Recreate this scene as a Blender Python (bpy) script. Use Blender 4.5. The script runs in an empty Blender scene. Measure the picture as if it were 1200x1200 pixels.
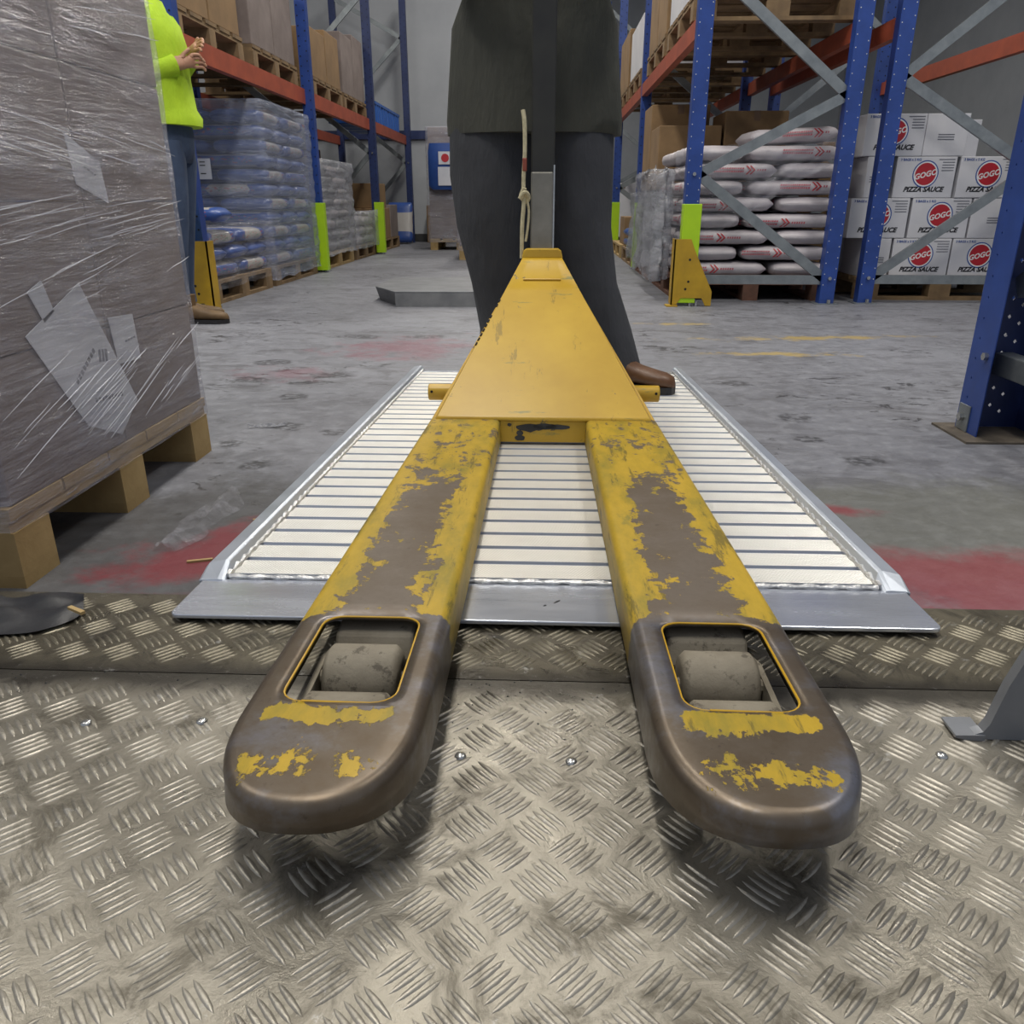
import bpy, bmesh, math, random
from mathutils import Vector, Matrix, noise
random.seed(7)
scn = bpy.context.scene
COL = scn.collection
R = math.radians

# ------------------------------------------------------------------ camera, world, lights, exposure
cam_d = bpy.data.cameras.new('camera'); cam = bpy.data.objects.new('camera', cam_d); COL.objects.link(cam)
cam.location = (0, 0, 0.62); cam.rotation_euler = (R(90-21.37), 0, R(2.286))
cam_d.sensor_width = 36; cam_d.lens = 27.99; cam_d.clip_start = 0.02
scn.camera = cam
scn.view_settings.view_transform = 'Standard'; scn.view_settings.look = 'None'
scn.view_settings.gamma = 1; scn.view_settings.use_curve_mapping = False
scn.view_settings.exposure = 0.0
w = bpy.data.worlds.new('world'); scn.world = w; w.use_nodes = True
w.node_tree.nodes['Background'].inputs[0].default_value = (0.80, 0.86, 1.0, 1)
w.node_tree.nodes['Background'].inputs[1].default_value = 0.45
def area(name, loc, sx, sy, power, col=(1, .95, .87), rot=(0, 0, 0)):
    l = bpy.data.lights.new(name, 'AREA'); l.shape = 'RECTANGLE'; l.size = sx; l.size_y = sy
    l.energy = power; l.color = col
    o = bpy.data.objects.new(name, l); COL.objects.link(o); o.location = loc; o.rotation_euler = rot
for i, (x, y) in enumerate([(-.6, 1.2), (-.6, 5.5), (-.6, 10), (-.6, 15), (2.6, 3.0), (-4.2, 3.0)]):
    area('ceiling_tube_light', (x, y, 5.2), .5, 2.6, 135)

# ------------------------------------------------------------------ node helpers
def lin(h):
    h = h.lstrip('#'); v = [int(h[i:i+2], 16)/255 for i in (0, 2, 4)]
    return tuple((c/12.92 if c <= .04045 else ((c+.055)/1.055)**2.4) for c in v)+(1,)
class NT:
    def __init__(s, name):
        s.m = bpy.data.materials.new(name); s.m.use_nodes = True; s.t = s.m.node_tree
        s.b = s.t.nodes['Principled BSDF']; s.out = s.t.nodes['Material Output']
        s.tc = s.t.nodes.new('ShaderNodeTexCoord')
    def n(s, typ): return s.t.nodes.new(typ)
    def link(s, a, b): s.t.links.new(a, b)
    def inp(s, sock, v):
        if hasattr(v, 'is_output'): s.link(v, sock)
        elif v is not None: sock.default_value = v
    def math(s, op, a, b=None, c=None, clamp=False):
        n = s.n('ShaderNodeMath'); n.operation = op; n.use_clamp = clamp
        for i, v in enumerate((a, b, c)): s.inp(n.inputs[i], v)
        return n.outputs[0]
    def xyz(s, which='Object', vec=None):
        n = s.n('ShaderNodeSeparateXYZ'); s.link(vec or s.tc.outputs[which], n.inputs[0]); return n.outputs
    def mapping(s, scale=(1, 1, 1), rot=(0, 0, 0), loc=(0, 0, 0), which='Object'):
        n = s.n('ShaderNodeMapping'); s.link(s.tc.outputs[which], n.inputs[0])
        n.inputs['Location'].default_value = loc; n.inputs['Rotation'].default_value = rot; n.inputs['Scale'].default_value = scale
        return n.outputs[0]
    def noise(s, scale, detail=4, rough=.55, vec=None, dist=0, which='Object'):
        n = s.n('ShaderNodeTexNoise'); n.inputs['Scale'].default_value = scale; n.inputs['Detail'].default_value = detail
        n.inputs['Roughness'].default_value = rough; n.inputs['Distortion'].default_value = dist
        s.link(vec or s.tc.outputs[which], n.inputs['Vector']); return n.outputs[0]
    def ramp(s, f, pts):
        n = s.n('ShaderNodeValToRGB'); s.inp(n.inputs[0], f); e = n.color_ramp.elements
        while len(e) < len(pts): e.new(.5)
        for i, (p, c) in enumerate(pts):
            e[i].position = p; e[i].color = c if len(c) == 4 else (*c, 1)
        return n.outputs[0]
    def step(s, f, a, b):
        n = s.n('ShaderNodeMapRange'); n.interpolation_type = 'SMOOTHSTEP'; s.inp(n.inputs[0], f)
        n.inputs[1].default_value = a; n.inputs[2].default_value = b; return n.outputs[0]
    def mix(s, f, a, b):
        n = s.n('ShaderNodeMix'); n.data_type = 'RGBA'; s.inp(n.inputs[0], f); s.inp(n.inputs[6], a); s.inp(n.inputs[7], b)
        return n.outputs[2]
    def bump(s, h, strength=.3, dist=.01):
        n = s.n('ShaderNodeBump'); n.inputs['Strength'].default_value = strength; n.inputs['Distance'].default_value = dist
        s.link(h, n.inputs['Height']); s.link(n.outputs[0], s.b.inputs['Normal'])
    def set(s, col=None, rough=None, metal=None, alpha=None, spec=None):
        for k, v in (('Base Color', col), ('Roughness', rough), ('Metallic', metal), ('Alpha', alpha), ('Specular IOR Level', spec)):
            if v is not None: s.inp(s.b.inputs[k], v)
        return s.m
def simple(name, c1, c2=None, rough=.5, metal=0, scale=12, bump=0, bscale=60, detail=5, stretch=(1, 1, 1)):
    t = NT(name); v = t.mapping(stretch)
    f = t.noise(scale, detail, .6, v)
    c = t.ramp(f, [(.3, lin(c1)), (.7, lin(c2 or c1))])
    if bump: t.bump(t.noise(bscale, 4, .6, v), bump, .004)
    return t.set(c, rough, metal)
M = {}
M['yellow'] = simple('yellow_paint', '#c9a02a', '#b88f1e', .38, 0, 5, .05, 40)
M['yellow_old'] = simple('old_yellow_paint', '#b4911f', '#9c7c1c', .5, 0, 9, .1, 30)
M['lime'] = simple('lime_plastic', '#a9cf1c', '#9bc41c', .4, 0, 6)
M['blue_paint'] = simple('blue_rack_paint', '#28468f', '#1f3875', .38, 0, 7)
M['blue_dark'] = simple('shaded_and_dark_blue_paint', '#1f3060', '#182650', .45, 0, 7)  # rack blue with shade painted in for the near post; plain dark blue elsewhere
M['orange'] = simple('orange_beam_paint', '#a85238', '#8d4431', .5, 0, 7)
M['galv'] = simple('galvanised_steel', '#8d9395', '#767c80', .42, .55, 14)
M['steel_dark'] = simple('dark_steel', '#4a4b4c', '#3a3a3a', .5, .6, 14)
M['steel_bright'] = simple('bright_steel', '#c5c6c4', '#a7a8a6', .25, .9, 30)
M['tiller'] = simple('tiller_steel', '#34342f', '#2a2a28', .4, .2, 12)
M['tiller_sleeve'] = simple('tiller_sleeve_steel', '#8f8d84', '#77756d', .38, .5, 12)
M['black'] = simple('black_rubber', '#161618', '#222225', .55, 0, 10)
M['hole'] = simple('slot_dark', '#0e1018', '#0e1018', .8)
M['light_dot'] = simple('painted_slot_light', '#d6d7d6', '#bfc0bf', .4)  # pale colour stands in for light showing through the post slots
M['wood'] = simple('pale_pallet_wood', '#b59c6c', '#937a4e', .75, 0, 6, .25, 50, 6, (1, 1, 1))
M['wood_old'] = simple('old_pallet_wood', '#8d7452', '#64513a', .8, 0, 6, .25, 50)
M['wood_red'] = simple('reddish_pallet_wood', '#7c5644', '#5b4236', .8, 0, 6, .25, 50)
M['card'] = simple('grey_brown_cardboard', '#857a76', '#6d625e', .8, 0, 4, .08, 60)
M['card2'] = simple('kraft_cardboard', '#8f7350', '#775f42', .8, 0, 4, .08, 60)
M['white_card'] = simple('white_cardboard', '#cfcfd2', '#bfc0c6', .6, 0, 3)
M['paper'] = simple('white_paper', '#c9cbd2', '#b6bac4', .6, 0, 5)
M['print_black'] = simple('black_print', '#17171c', '#17171c', .6)
M['print_red'] = simple('red_print', '#b3222f', '#a51f2b', .5)
M['print_blue'] = simple('blue_print', '#2a4f96', '#24468a', .5)
M['print_white'] = simple('white_print', '#dcdcdc', '#dcdcdc', .5)
M['print_faint'] = simple('faded_red_print', '#b8606a', '#a24c58', .6)
M['print_grey'] = simple('grey_print', '#6d7079', '#5c5f69', .6)
M['wall'] = simple('pale_wall_panel', '#a9adb2', '#9ca0a6', .6, 0, 2)
M['rope'] = simple('cream_rope', '#cbc3a2', '#a8a081', .8, 0, 60, .4, 200)
M['weld'] = simple('weld_bead_aluminium', '#e4e4e2', '#b9b9b9', .3, .7, 90, .6, 160)
def roller_material():
    t = NT('dusty_roller_nylon'); n = t.noise(14, 6, .65); c = t.ramp(n, [(.3, lin('#8f8878')), (.7, lin('#736b5c'))])
    c = t.mix(t.math('MULTIPLY', t.step(t.noise(34, 7, .75), .55, .62), .7), c, lin('#463f35'))
    t.bump(t.noise(50, 6, .7), .35, .004); return t.set(c, .8, 0)
M['roller'] = roller_material()
M['grimy'] = simple('grimy_steel_foot', '#6f665a', '#514b43', .6, .3, 20, .2, 60)
M['crate'] = simple('blue_crate_plastic', '#2d63b5', '#2657a3', .4)

# ------------------------------------------------------------------ mesh helpers
class MB:
    def __init__(s): s.v = []; s.f = []; s.mi = []
    def add(s, vs, fs, mi=0, mat=None):
        o = len(s.v)
        for p in vs: s.v.append(tuple(mat @ Vector(p)) if mat is not None else tuple(p))
        for f in fs: s.f.append([i+o for i in f]); s.mi.append(mi)
        return s
    def box(s, x0, x1, y0, y1, z0, z1, mi=0, mat=None):
        return s.add([(x0,y0,z0),(x1,y0,z0),(x1,y1,z0),(x0,y1,z0),(x0,y0,z1),(x1,y0,z1),(x1,y1,z1),(x0,y1,z1)],
                     [(3,2,1,0),(4,5,6,7),(0,1,5,4),(1,2,6,5),(2,3,7,6),(3,0,4,7)], mi, mat)
    def prism(s, poly, a0, a1, axis='y', mi=0):      # extrude a polygon given in the two other axes
        n = len(poly)
        def p(q, a):
            return {'x': (a, q[0], q[1]), 'y': (q[0], a, q[1]), 'z': (q[0], q[1], a)}[axis]
        vs = [p(q, a0) for q in poly]+[p(q, a1) for q in poly]
        fs = [list(range(n))[::-1], list(range(n, 2*n))]+[(i, (i+1) % n, n+(i+1) % n, n+i) for i in range(n)]
        return s.add(vs, fs, mi)
    def cyl(s, a, b, r, seg=14, r2=None, mi=0):
        a = Vector(a); b = Vector(b); d = (b-a).normalized()
        q = d.to_track_quat('Z', 'Y'); r2 = r if r2 is None else r2
        vs = []
        for c, rr in ((a, r), (b, r2)):
            for i in range(seg):
                t = 2*math.pi*i/seg; vs.append(c+q @ Vector((rr*math.cos(t), rr*math.sin(t), 0)))
        fs = [list(range(seg))[::-1], list(range(seg, 2*seg))]+[(i, (i+1) % seg, seg+(i+1) % seg, seg+i) for i in range(seg)]
        return s.add(vs, fs, mi)
    def tube(s, pts, r, seg=8, mi=0):
        pts = [Vector(p) for p in pts]; n = len(pts); rs = r if isinstance(r, (list, tuple)) else [r]*n
        up = Vector((0.13, .31, .94)); vs = []
        for i, p in enumerate(pts):
            d = (pts[min(i+1, n-1)]-pts[max(i-1, 0)]).normalized()
            a = d.cross(up); a = a.normalized() if a.length > .05 else d.cross(Vector((1, 0, 0))).normalized()
            b = d.cross(a)
            for k in range(seg):
                t = 2*math.pi*k/seg; vs.append(p+(a*math.cos(t)+b*math.sin(t))*rs[i])
        fs = [[i*seg+k, i*seg+(k+1) % seg, (i+1)*seg+(k+1) % seg, (i+1)*seg+k] for i in range(n-1) for k in range(seg)]
        fs += [list(range(seg))[::-1], list(range((n-1)*seg, n*seg))]
        return s.add(vs, fs, mi)
    def rings(s, rings, mi=0, cap=True):             # loft of equal-length closed rings
        n = len(rings[0]); vs = [p for r in rings for p in r]
        fs = [[i*n+k, i*n+(k+1) % n, (i+1)*n+(k+1) % n, (i+1)*n+k] for i in range(len(rings)-1) for k in range(n)]
        if cap: fs += [list(range(n))[::-1], list(range((len(rings)-1)*n, len(rings)*n))]
        return s.add(vs, fs, mi)
    def grid(s, fn, nu, nv, mi=0, skip=None):
        vs = [fn(i/nu, j/nv) for j in range(nv+1) for i in range(nu+1)]
        fs = [(j*(nu+1)+i, j*(nu+1)+i+1, (j+1)*(nu+1)+i+1, (j+1)*(nu+1)+i) for j in range(nv) for i in range(nu) if not (skip and skip(i, j))]
        return s.add(vs, fs, mi)
    def mesh(s, name, mats, smooth=False, angle=38, fix=True):
        me = bpy.data.meshes.new(name); me.from_pydata(s.v, [], s.f)
        for m in (mats if isinstance(mats, (list, tuple)) else [mats]): me.materials.append(M[m] if isinstance(m, str) else m)
        me.polygons.foreach_set('material_index', s.mi)
        bm = bmesh.new(); bm.from_mesh(me)
        if fix: bmesh.ops.recalc_face_normals(bm, faces=bm.faces)
        if smooth:
            for f in bm.faces: f.smooth = True
            for e in bm.edges:
                if len(e.link_faces) == 2 and e.calc_face_angle(0) > R(angle): e.smooth = False
        bm.to_mesh(me); bm.free(); return me
def link(name, me, parent=None, loc=(0, 0, 0), rot=(0, 0, 0), scale=None):
    o = bpy.data.objects.new(name, me); COL.objects.link(o); o.location = loc; o.rotation_euler = rot
    if scale: o.scale = scale
    if parent is not None: o.parent = parent
    return o
def obj(name, mb, mats, parent=None, loc=(0, 0, 0), rot=(0, 0, 0), smooth=False, bevel=0, seg=2, angle=38):
    o = link(name, mb.mesh(name, mats, smooth, angle), parent, loc, rot)
    if bevel:
        b = o.modifiers.new('bevel', 'BEVEL'); b.width = bevel; b.segments = seg; b.limit_method = 'ANGLE'; b.angle_limit = R(40)
    return o
def tag(o, label=None, cat=None, group=None, kind=None):
    for k, v in (('label', label), ('category', cat), ('group', group), ('kind', kind)):
        if v: o[k] = v
    return o
def thing(name, label, cat, loc=(0, 0, 0), rot=(0, 0, 0), group=None):
    return tag(link(name, None, None, loc, rot), label, cat, group)
def bx(name, mats, parent, x0, x1, y0, y1, z0, z1, bevel=0, **k):
    return obj(name, MB().box(x0, x1, y0, y1, z0, z1), mats, parent, bevel=bevel, **k)
ORD = ['bottom', 'second', 'third', 'fourth', 'fifth', 'sixth', 'seventh', 'eighth', 'ninth', 'tenth', 'eleventh', 'twelfth', 'thirteenth']
def nz(x, y, z): return noise.noise(Vector((x, y, z)))

# ------------------------------------------------------------------ setting: floor, walls, ceiling
def floor_material():
    t = NT('stained_concrete'); o = t.xyz('Object')
    big = t.noise(.9, 6, .6); fine = t.noise(22, 6, .7); strk = t.noise(3.0, 9, .72, t.mapping((.8, 1.5, 1), (0, 0, .15)), .7)
    c = t.ramp(big, [(.3, lin('#616268')), (.7, lin('#7f8188'))])
    c = t.mix(t.math('MULTIPLY', t.step(fine, .45, .75), .35), c, lin('#9ea1a8'))
    dirt = t.step(strk, .52, .66)
    c = t.mix(t.math('MULTIPLY', dirt, .6), c, lin('#48474a'))
    mid = t.step(t.noise(7, 8, .72, t.mapping((1, 1.3, 1), (0, 0, -.3), (7, 2, 0)), .8), .48, .6)
    c = t.mix(t.math('MULTIPLY', mid, .38), c, lin('#4a4a4e'))
    blk = t.step(t.math('ADD', t.math('MULTIPLY', t.noise(8.5, 9, .78, t.mapping((.9, 1.5, 1), (0, 0, .2)), .8), .7), t.math('MULTIPLY', t.noise(1.6, 3, .5, t.mapping((1, 1, 1), (0, 0, 0), (3, 5, 0))), .3)), .57, .61)
    c = t.mix(t.math('MULTIPLY', blk, .85), c, lin('#26262a'))
    # darker areas next to the dock
    def spot(cx, cy, rx, ry, nscale, lo, hi, rot=0, wob=.9):
        dx = t.math('SUBTRACT', o[0], cx); dy = t.math('SUBTRACT', o[1], cy)
        ca, sa = math.cos(rot), math.sin(rot)
        u = t.math('ADD', t.math('MULTIPLY', dx, ca/rx), t.math('MULTIPLY', dy, sa/rx))
        v = t.math('ADD', t.math('MULTIPLY', dx, -sa/ry), t.math('MULTIPLY', dy, ca/ry))
        d = t.math('SQRT', t.math('ADD', t.math('MULTIPLY', u, u), t.math('MULTIPLY', v, v)))
        d = t.math('ADD', d, t.math('MULTIPLY', t.math('SUBTRACT', t.noise(nscale, 7, .7), .5), wob*2))
        return t.math('SUBTRACT', 1.0, t.step(d, lo, hi))
    def lay(c, m, k, col): return t.mix(t.math('MULTIPLY', m, k), c, lin(col))
    c = lay(c, spot(-.55, 1.35, .55, .42, 3, .7, 1.15), .72, '#3c3b39')
    c = lay(c, spot(.75, 1.55, .5, .28, 3, .7, 1.2), .6, '#5b5c50')
    for a in ((-.62, 1.36, .26, .15, 6, .35, .95, .5), (-.66, 1.12, .2, .07, 8, .4, 1.0, 0), (-.46, 1.5, .12, .12, 9, .2, .9, .6)):
        c = lay(c, spot(*a, wob=1.1), .82, '#74202a')
    for a in ((.78, 1.27, .36, .17, 5, .45, 1.1, -.1), (.62, 1.62, .14, .05, 9, .2, .9, 0)):
        c = lay(c, spot(*a, wob=.9), .75, '#7d2b33')
    c = lay(c, spot(-.62, 3.6, .45, .5, 7, .1, .8, -.4, 1.6), .5, '#7d4553')
    c = lay(c, spot(-1.0, 3.0, .3, .2, 8, .1, .8, -.4, 1.6), .35, '#7d4553')
    for a in ((1.3, 3.95, .75, .1, 7, .1, .8, .1), (1.0, 3.5, .5, .08, 8, .1, .7, 0), (.7, 4.4, .3, .06, 8, .1, .8, 0)):
        c = lay(c, spot(*a, wob=1.6), .7, '#a58d45')
    tread = t.noise(34, 5, .7, t.mapping((1, 1.6, 1), (0, 0, .6)), .6); wobn = t.math('MULTIPLY', t.math('SUBTRACT', t.noise(11, 5, .6), .5), 1.6)
    for (sx_, sy_, rx_, ry_) in [(-0.72, 1.882, 0.05, 0.05), (-0.756, 2.246, 0.06, 0.06), (-0.602, 2.187, 0.05, 0.035), (-0.844, 2.626, 0.07, 0.06), (-1.083, 2.893, 0.09, 0.06), (-0.802, 2.981, 0.1, 0.07), (-0.905, 3.893, 0.16, 0.08), (0.779, 2.406, 0.07, 0.06), (0.746, 2.171, 0.05, 0.04), (0.817, 1.978, 0.07, 0.05), (0.69, 2.89, 0.09, 0.06), (-0.572, 3.906, 0.12, 0.08), (-1.111, 3.226, 0.1, 0.08), (-0.854, 2.065, 0.06, 0.05)]:      # boot prints and tyre scuffs
        dx = t.math('DIVIDE', t.math('SUBTRACT', o[0], sx_), rx_); dy = t.math('DIVIDE', t.math('SUBTRACT', o[1], sy_), ry_)
        d = t.math('ADD', t.math('SQRT', t.math('ADD', t.math('MULTIPLY', dx, dx), t.math('MULTIPLY', dy, dy))), wobn)
        c = lay(c, t.math('MULTIPLY', t.math('SUBTRACT', 1.0, t.step(d, .55, 1.0)), t.step(tread, .40, .56)), .8, '#27272a')
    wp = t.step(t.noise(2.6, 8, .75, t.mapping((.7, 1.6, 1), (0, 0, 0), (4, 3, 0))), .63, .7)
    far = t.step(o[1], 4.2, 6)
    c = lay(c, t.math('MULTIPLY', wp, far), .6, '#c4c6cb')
    scr = t.step(t.noise(9, 9, .8, t.mapping((.5, 2.5, 1), (0, 0, .1), (9, 1, 0)), .4), .66, .69)
    c = lay(c, scr, .5, '#a9abb2')
    t.bump(t.math('ADD', fine, t.math('MULTIPLY', blk, .5)), .22, .006)
    return t.set(c, t.ramp(fine, [(.3, (.42,)*3), (.75, (.7,)*3)]), 0)
M['floor'] = floor_material()
tag(bx('floor', 'floor', None, -7, 7, 1.003, 24, -.2, 0), kind='structure')
tag(bx('wall_back', 'wall', None, -7, 7, 21, 21.2, 0, 6.6), kind='structure')
tag(bx('wall_left', 'wall', None, -4.7, -4.5, 1.0, 21, 0, 6.6), kind='structure')
tag(bx('wall_right', 'wall', None, 6.8, 7, 1.0, 21, 0, 6.6), kind='structure')
tag(bx('ceiling', 'wall', None, -7, 7, .6, 21.2, 6.6, 6.8), kind='structure')
wp = tag(bx('wall_partition', 'wall', None, -4.4, -1.15, 13.5, 13.7, 0, 6.6), kind='structure')
bx('cable_duct', 'blue_dark', wp, -4.4, -1.15, 13.44, 13.5, 1.5, 1.62)
bx('plinth', 'steel_dark', wp, -4.4, -1.15, 13.47, 13.5, 0, .12)

# ------------------------------------------------------------------ dock plate with raised tread bars
def plate_material(name, a, b, dirtc, k):
    t = NT(name); v = t.n('ShaderNodeNewGeometry').outputs['Position']
    n1 = t.noise(3.2, 8, .68, v, .6); n2 = t.noise(45, 6, .75, v); n3 = t.noise(11, 8, .75, v, .8); n4 = t.noise(140, 4, .7, v)
    o = t.xyz(vec=v)
    c = t.ramp(n1, [(.3, lin(a)), (.7, lin(b))])
    c = t.mix(t.math('MULTIPLY', t.step(n3, .47, .66), k), c, lin(dirtc))
    c = t.mix(t.math('MULTIPLY', t.step(n4, .58, .72), .35), c, lin(dirtc))
    seam = t.math('ABSOLUTE', t.math('SUBTRACT', o[1], .785))
    seam = t.math('ADD', seam, t.math('MULTIPLY', t.math('SUBTRACT', n3, .5), .11))
    c = t.mix(t.math('MULTIPLY', t.math('SUBTRACT', 1.0, t.step(seam, .008, .045)), .85), c, lin('#2b2823'))
    c = t.mix(t.math('MULTIPLY', t.step(n2, .6, .74), .55), c, lin('#c4c4c2'))
    t.bump(t.math('ADD', t.math('MULTIPLY', n2, .6), n3), .45, .003)
    r = t.ramp(t.math('ADD', t.math('MULTIPLY', n1, .55), t.math('MULTIPLY', n3, .45)), [(.38, (.2,)*3), (.62, (.6,)*3)])
    return t.set(c, r, .6)
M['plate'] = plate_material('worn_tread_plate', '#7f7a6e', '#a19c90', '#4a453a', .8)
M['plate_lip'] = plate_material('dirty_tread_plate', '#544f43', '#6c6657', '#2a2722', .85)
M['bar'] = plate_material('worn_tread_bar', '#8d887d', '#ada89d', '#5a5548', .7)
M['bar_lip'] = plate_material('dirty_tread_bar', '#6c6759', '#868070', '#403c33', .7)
dock = tag(bx('dock_plate', 'plate', None, -2.6, 2.6, -.6, .79, .06, .1), 'worn silver tread plate platform in front of the dock lip', 'dock plate', kind='structure')
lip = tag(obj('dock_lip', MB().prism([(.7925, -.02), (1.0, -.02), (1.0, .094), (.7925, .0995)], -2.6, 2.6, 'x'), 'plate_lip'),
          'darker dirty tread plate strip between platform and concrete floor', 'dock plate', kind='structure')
def bar_verts(L=.037, W=.0062, H=.0019):
    vs = []; n = 4
    prof = [(-1, 0), (-.62, .72), (0, 1), (.62, .72), (1, 0)]
    for t_, k in prof:
        for a, h in ((-1, 0), (-.45, .9), (.45, .9), (1, 0)):
            vs.append((t_*L/2, a*W/2*k, h*H*min(1, k*1.25)))
    fs = [(i*4+j, i*4+j+1, (i+1)*4+j+1, (i+1)*4+j) for i in range(4) for j in range(3)]
    return vs, fs
bv, bf = bar_verts()
bar_me = {}
for k, m in (('p', 'bar'), ('l', 'bar_lip')): bar_me[k] = MB().add(bv, bf).mesh('tread_bar', m, True, 60)
P = .0615; bars = []
for i in range(-24, 26):
    for j in range(-6, 8):
        for k in (0, 1):
            cx = -.459+P*(i+7.5+.5*k-.5); cy = .591+P*(j+.5*k)
            if not (.2 < cy < .985) or abs(cx) > 1.35 or abs(cy-.79) < .022: continue
            ang = R(45) if k == 0 else R(-45)
            for q in range(-2, 3):
                off = q*.0082
                x = cx-math.sin(ang)*off; y = cy+math.cos(ang)*off
                if abs(x) > .45+.55*y+.1: continue
                bars.append((x, y, ang))
bars.sort(key=lambda b: (b[1]-.42)**2+(b[0]*.5)**2)
rest = {'p': MB(), 'l': MB()}; nind = 0
for x, y, a in bars:
    kk = 'p' if y < .79 else 'l'
    z = .1-.0002 if kk == 'p' else .0995-(y-.7925)*.0265-.0002
    if kk == 'p' and nind < 300 and abs(x) < .45*y+.17 and y > .33:
        link('tread_bar', bar_me['p'], dock, (x, y, z), (0, 0, a)); nind += 1
    else:
        rest[kk].add(bv, bf, 0, Matrix.Translation((x, y, z)) @ Matrix.Rotation(a, 4, 'Z'))
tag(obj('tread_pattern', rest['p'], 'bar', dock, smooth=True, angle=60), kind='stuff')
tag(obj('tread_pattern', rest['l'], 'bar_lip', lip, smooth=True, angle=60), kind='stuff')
sm = MB().rings([[(r*math.cos(t*math.pi/5), r*math.sin(t*math.pi/5), h) for t in range(10)] for r, h in ((.0062, 0), (.006, .0022), (.0035, .0036), (.001, .004))]).mesh('screw_head', 'steel_bright', True, 60)
for x, y in ((-.482, .69), (-.36, .698), (-.078, .652), (.033, .648), (.405, .672), (.5, .75), (-.6, .69)):
    link('screw_head', sm, dock, (x, y, .0998))

# ------------------------------------------------------------------ aluminium loading ramp
def alu(name, base, rough, metal, dots=False, streak=True):
    t = NT(name); n1 = t.noise(6, 6, .6, t.mapping((.5, 3, 1)))
    c = t.ramp(n1, [(.3, lin(base)), (.75, tuple(min(1, v*1.12) for v in lin(base)[:3])+(1,))])
    if dots:
        o = t.xyz('Object'); f = 2*math.pi/.0052
        g = t.math('MULTIPLY', t.math('SINE', t.math('MULTIPLY', o[0], f)), t.math('SINE', t.math('MULTIPLY', o[1], f)))
        t.bump(g, .55, .0012)
    else:
        t.bump(t.noise(14, 6, .7, t.mapping((.6, 8, 1))), .06, .003)
    return t.set(c, t.ramp(n1, [(.3, (rough-.06,)*3), (.7, (rough+.07,)*3)]), metal)
M['alu_lip'] = alu('smooth_aluminium', '#c9ced8', .24, .7)
M['alu_tread'] = alu('serrated_aluminium', '#e6e5df', .34, .5, True)
M['alu_rail'] = alu('aluminium_rail', '#b3bac4', .34, .5)
M['alu_groove'] = alu('aluminium_groove', '#b4bac6', .32, .6)
ramp = thing('loading_ramp', 'aluminium loading ramp with ribbed treads lying under the pallet truck', 'ramp', (.012, .915, .103), (R(-2.54), 0, 0))
hw = .505; RL = 2.10
def rounded_lip(y0, y1, flip=False):
    r = .012; pts = []
    for sx, cx in ((-1, -hw+r), (1, hw-r)):
        rng = [math.pi+i*math.pi/2/4 for i in range(5)] if sx < 0 else [1.5*math.pi+i*math.pi/2/4 for i in range(5)]
        for a in rng: pts.append((cx+r*math.cos(a), y0+r+r*math.sin(a)))
    pts += [(hw, y1), (-hw, y1)]
    return pts
obj('lip_plate', MB().prism(rounded_lip(0, .118), 0, .006, 'z'), 'alu_lip', ramp, bevel=.0015)
bx('lip_plate', 'alu_lip', ramp, -hw, hw, RL-.1, RL+.02, -.001, .004, bevel=.0015)
slat = MB().prism([(0, -.004), (.0635, -.004), (.0635, .0045), (.0565, .0045), (.0555, .009), (.005, .009), (.004, .0045), (0, .0045)], -.470, .470, 'x')
slat.mi = [1]*len(slat.mi)
slat.mi[2+4] = 0
sl_me = slat.mesh('tread_slat', ['alu_tread', 'alu_groove'])
ns = int((RL-.1-.128)/.064)+1
for i in range(ns): link('tread_slat', sl_me, ramp, (0, .128+i*.064, 0))
for s in (-1, 1):
    prof = [(s*.472, -.004), (s*.472, .012), (s*.477, .021), (s*.483, .023), (s*.507, .019), (s*.511, .014), (s*.51, -.004)]
    prof = prof if s > 0 else prof[::-1]
    r_ = obj('side_rail', MB().rings([[(a, yy+kk*max(0, b), max(b*zk, -.004)) for a, b in prof] for yy, kk, zk in ((.112, 0, .35), (.128, 1, 1), (RL+.01, 0, 1))]), 'alu_rail', ramp, bevel=.0012)
    wb = MB()
    pts = [(s*.470, .122+i*.010, .0095+.0018*math.sin(i*2.1)) for i in range(int((RL-.13)/.010))]
    wb.tube(pts, [.0042+.0012*math.sin(i*1.9) for i in range(len(pts))], 6)
    obj('weld_bead', wb, 'weld', r_, smooth=True)
pts = [(-.468+i*.009, .121+.001*math.sin(i*1.3), .0085) for i in range(105)]
obj('weld_bead', MB().tube(pts, [.0038+.0012*math.sin(i*1.7) for i in range(105)], 6), 'weld', ramp, smooth=True)

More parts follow.
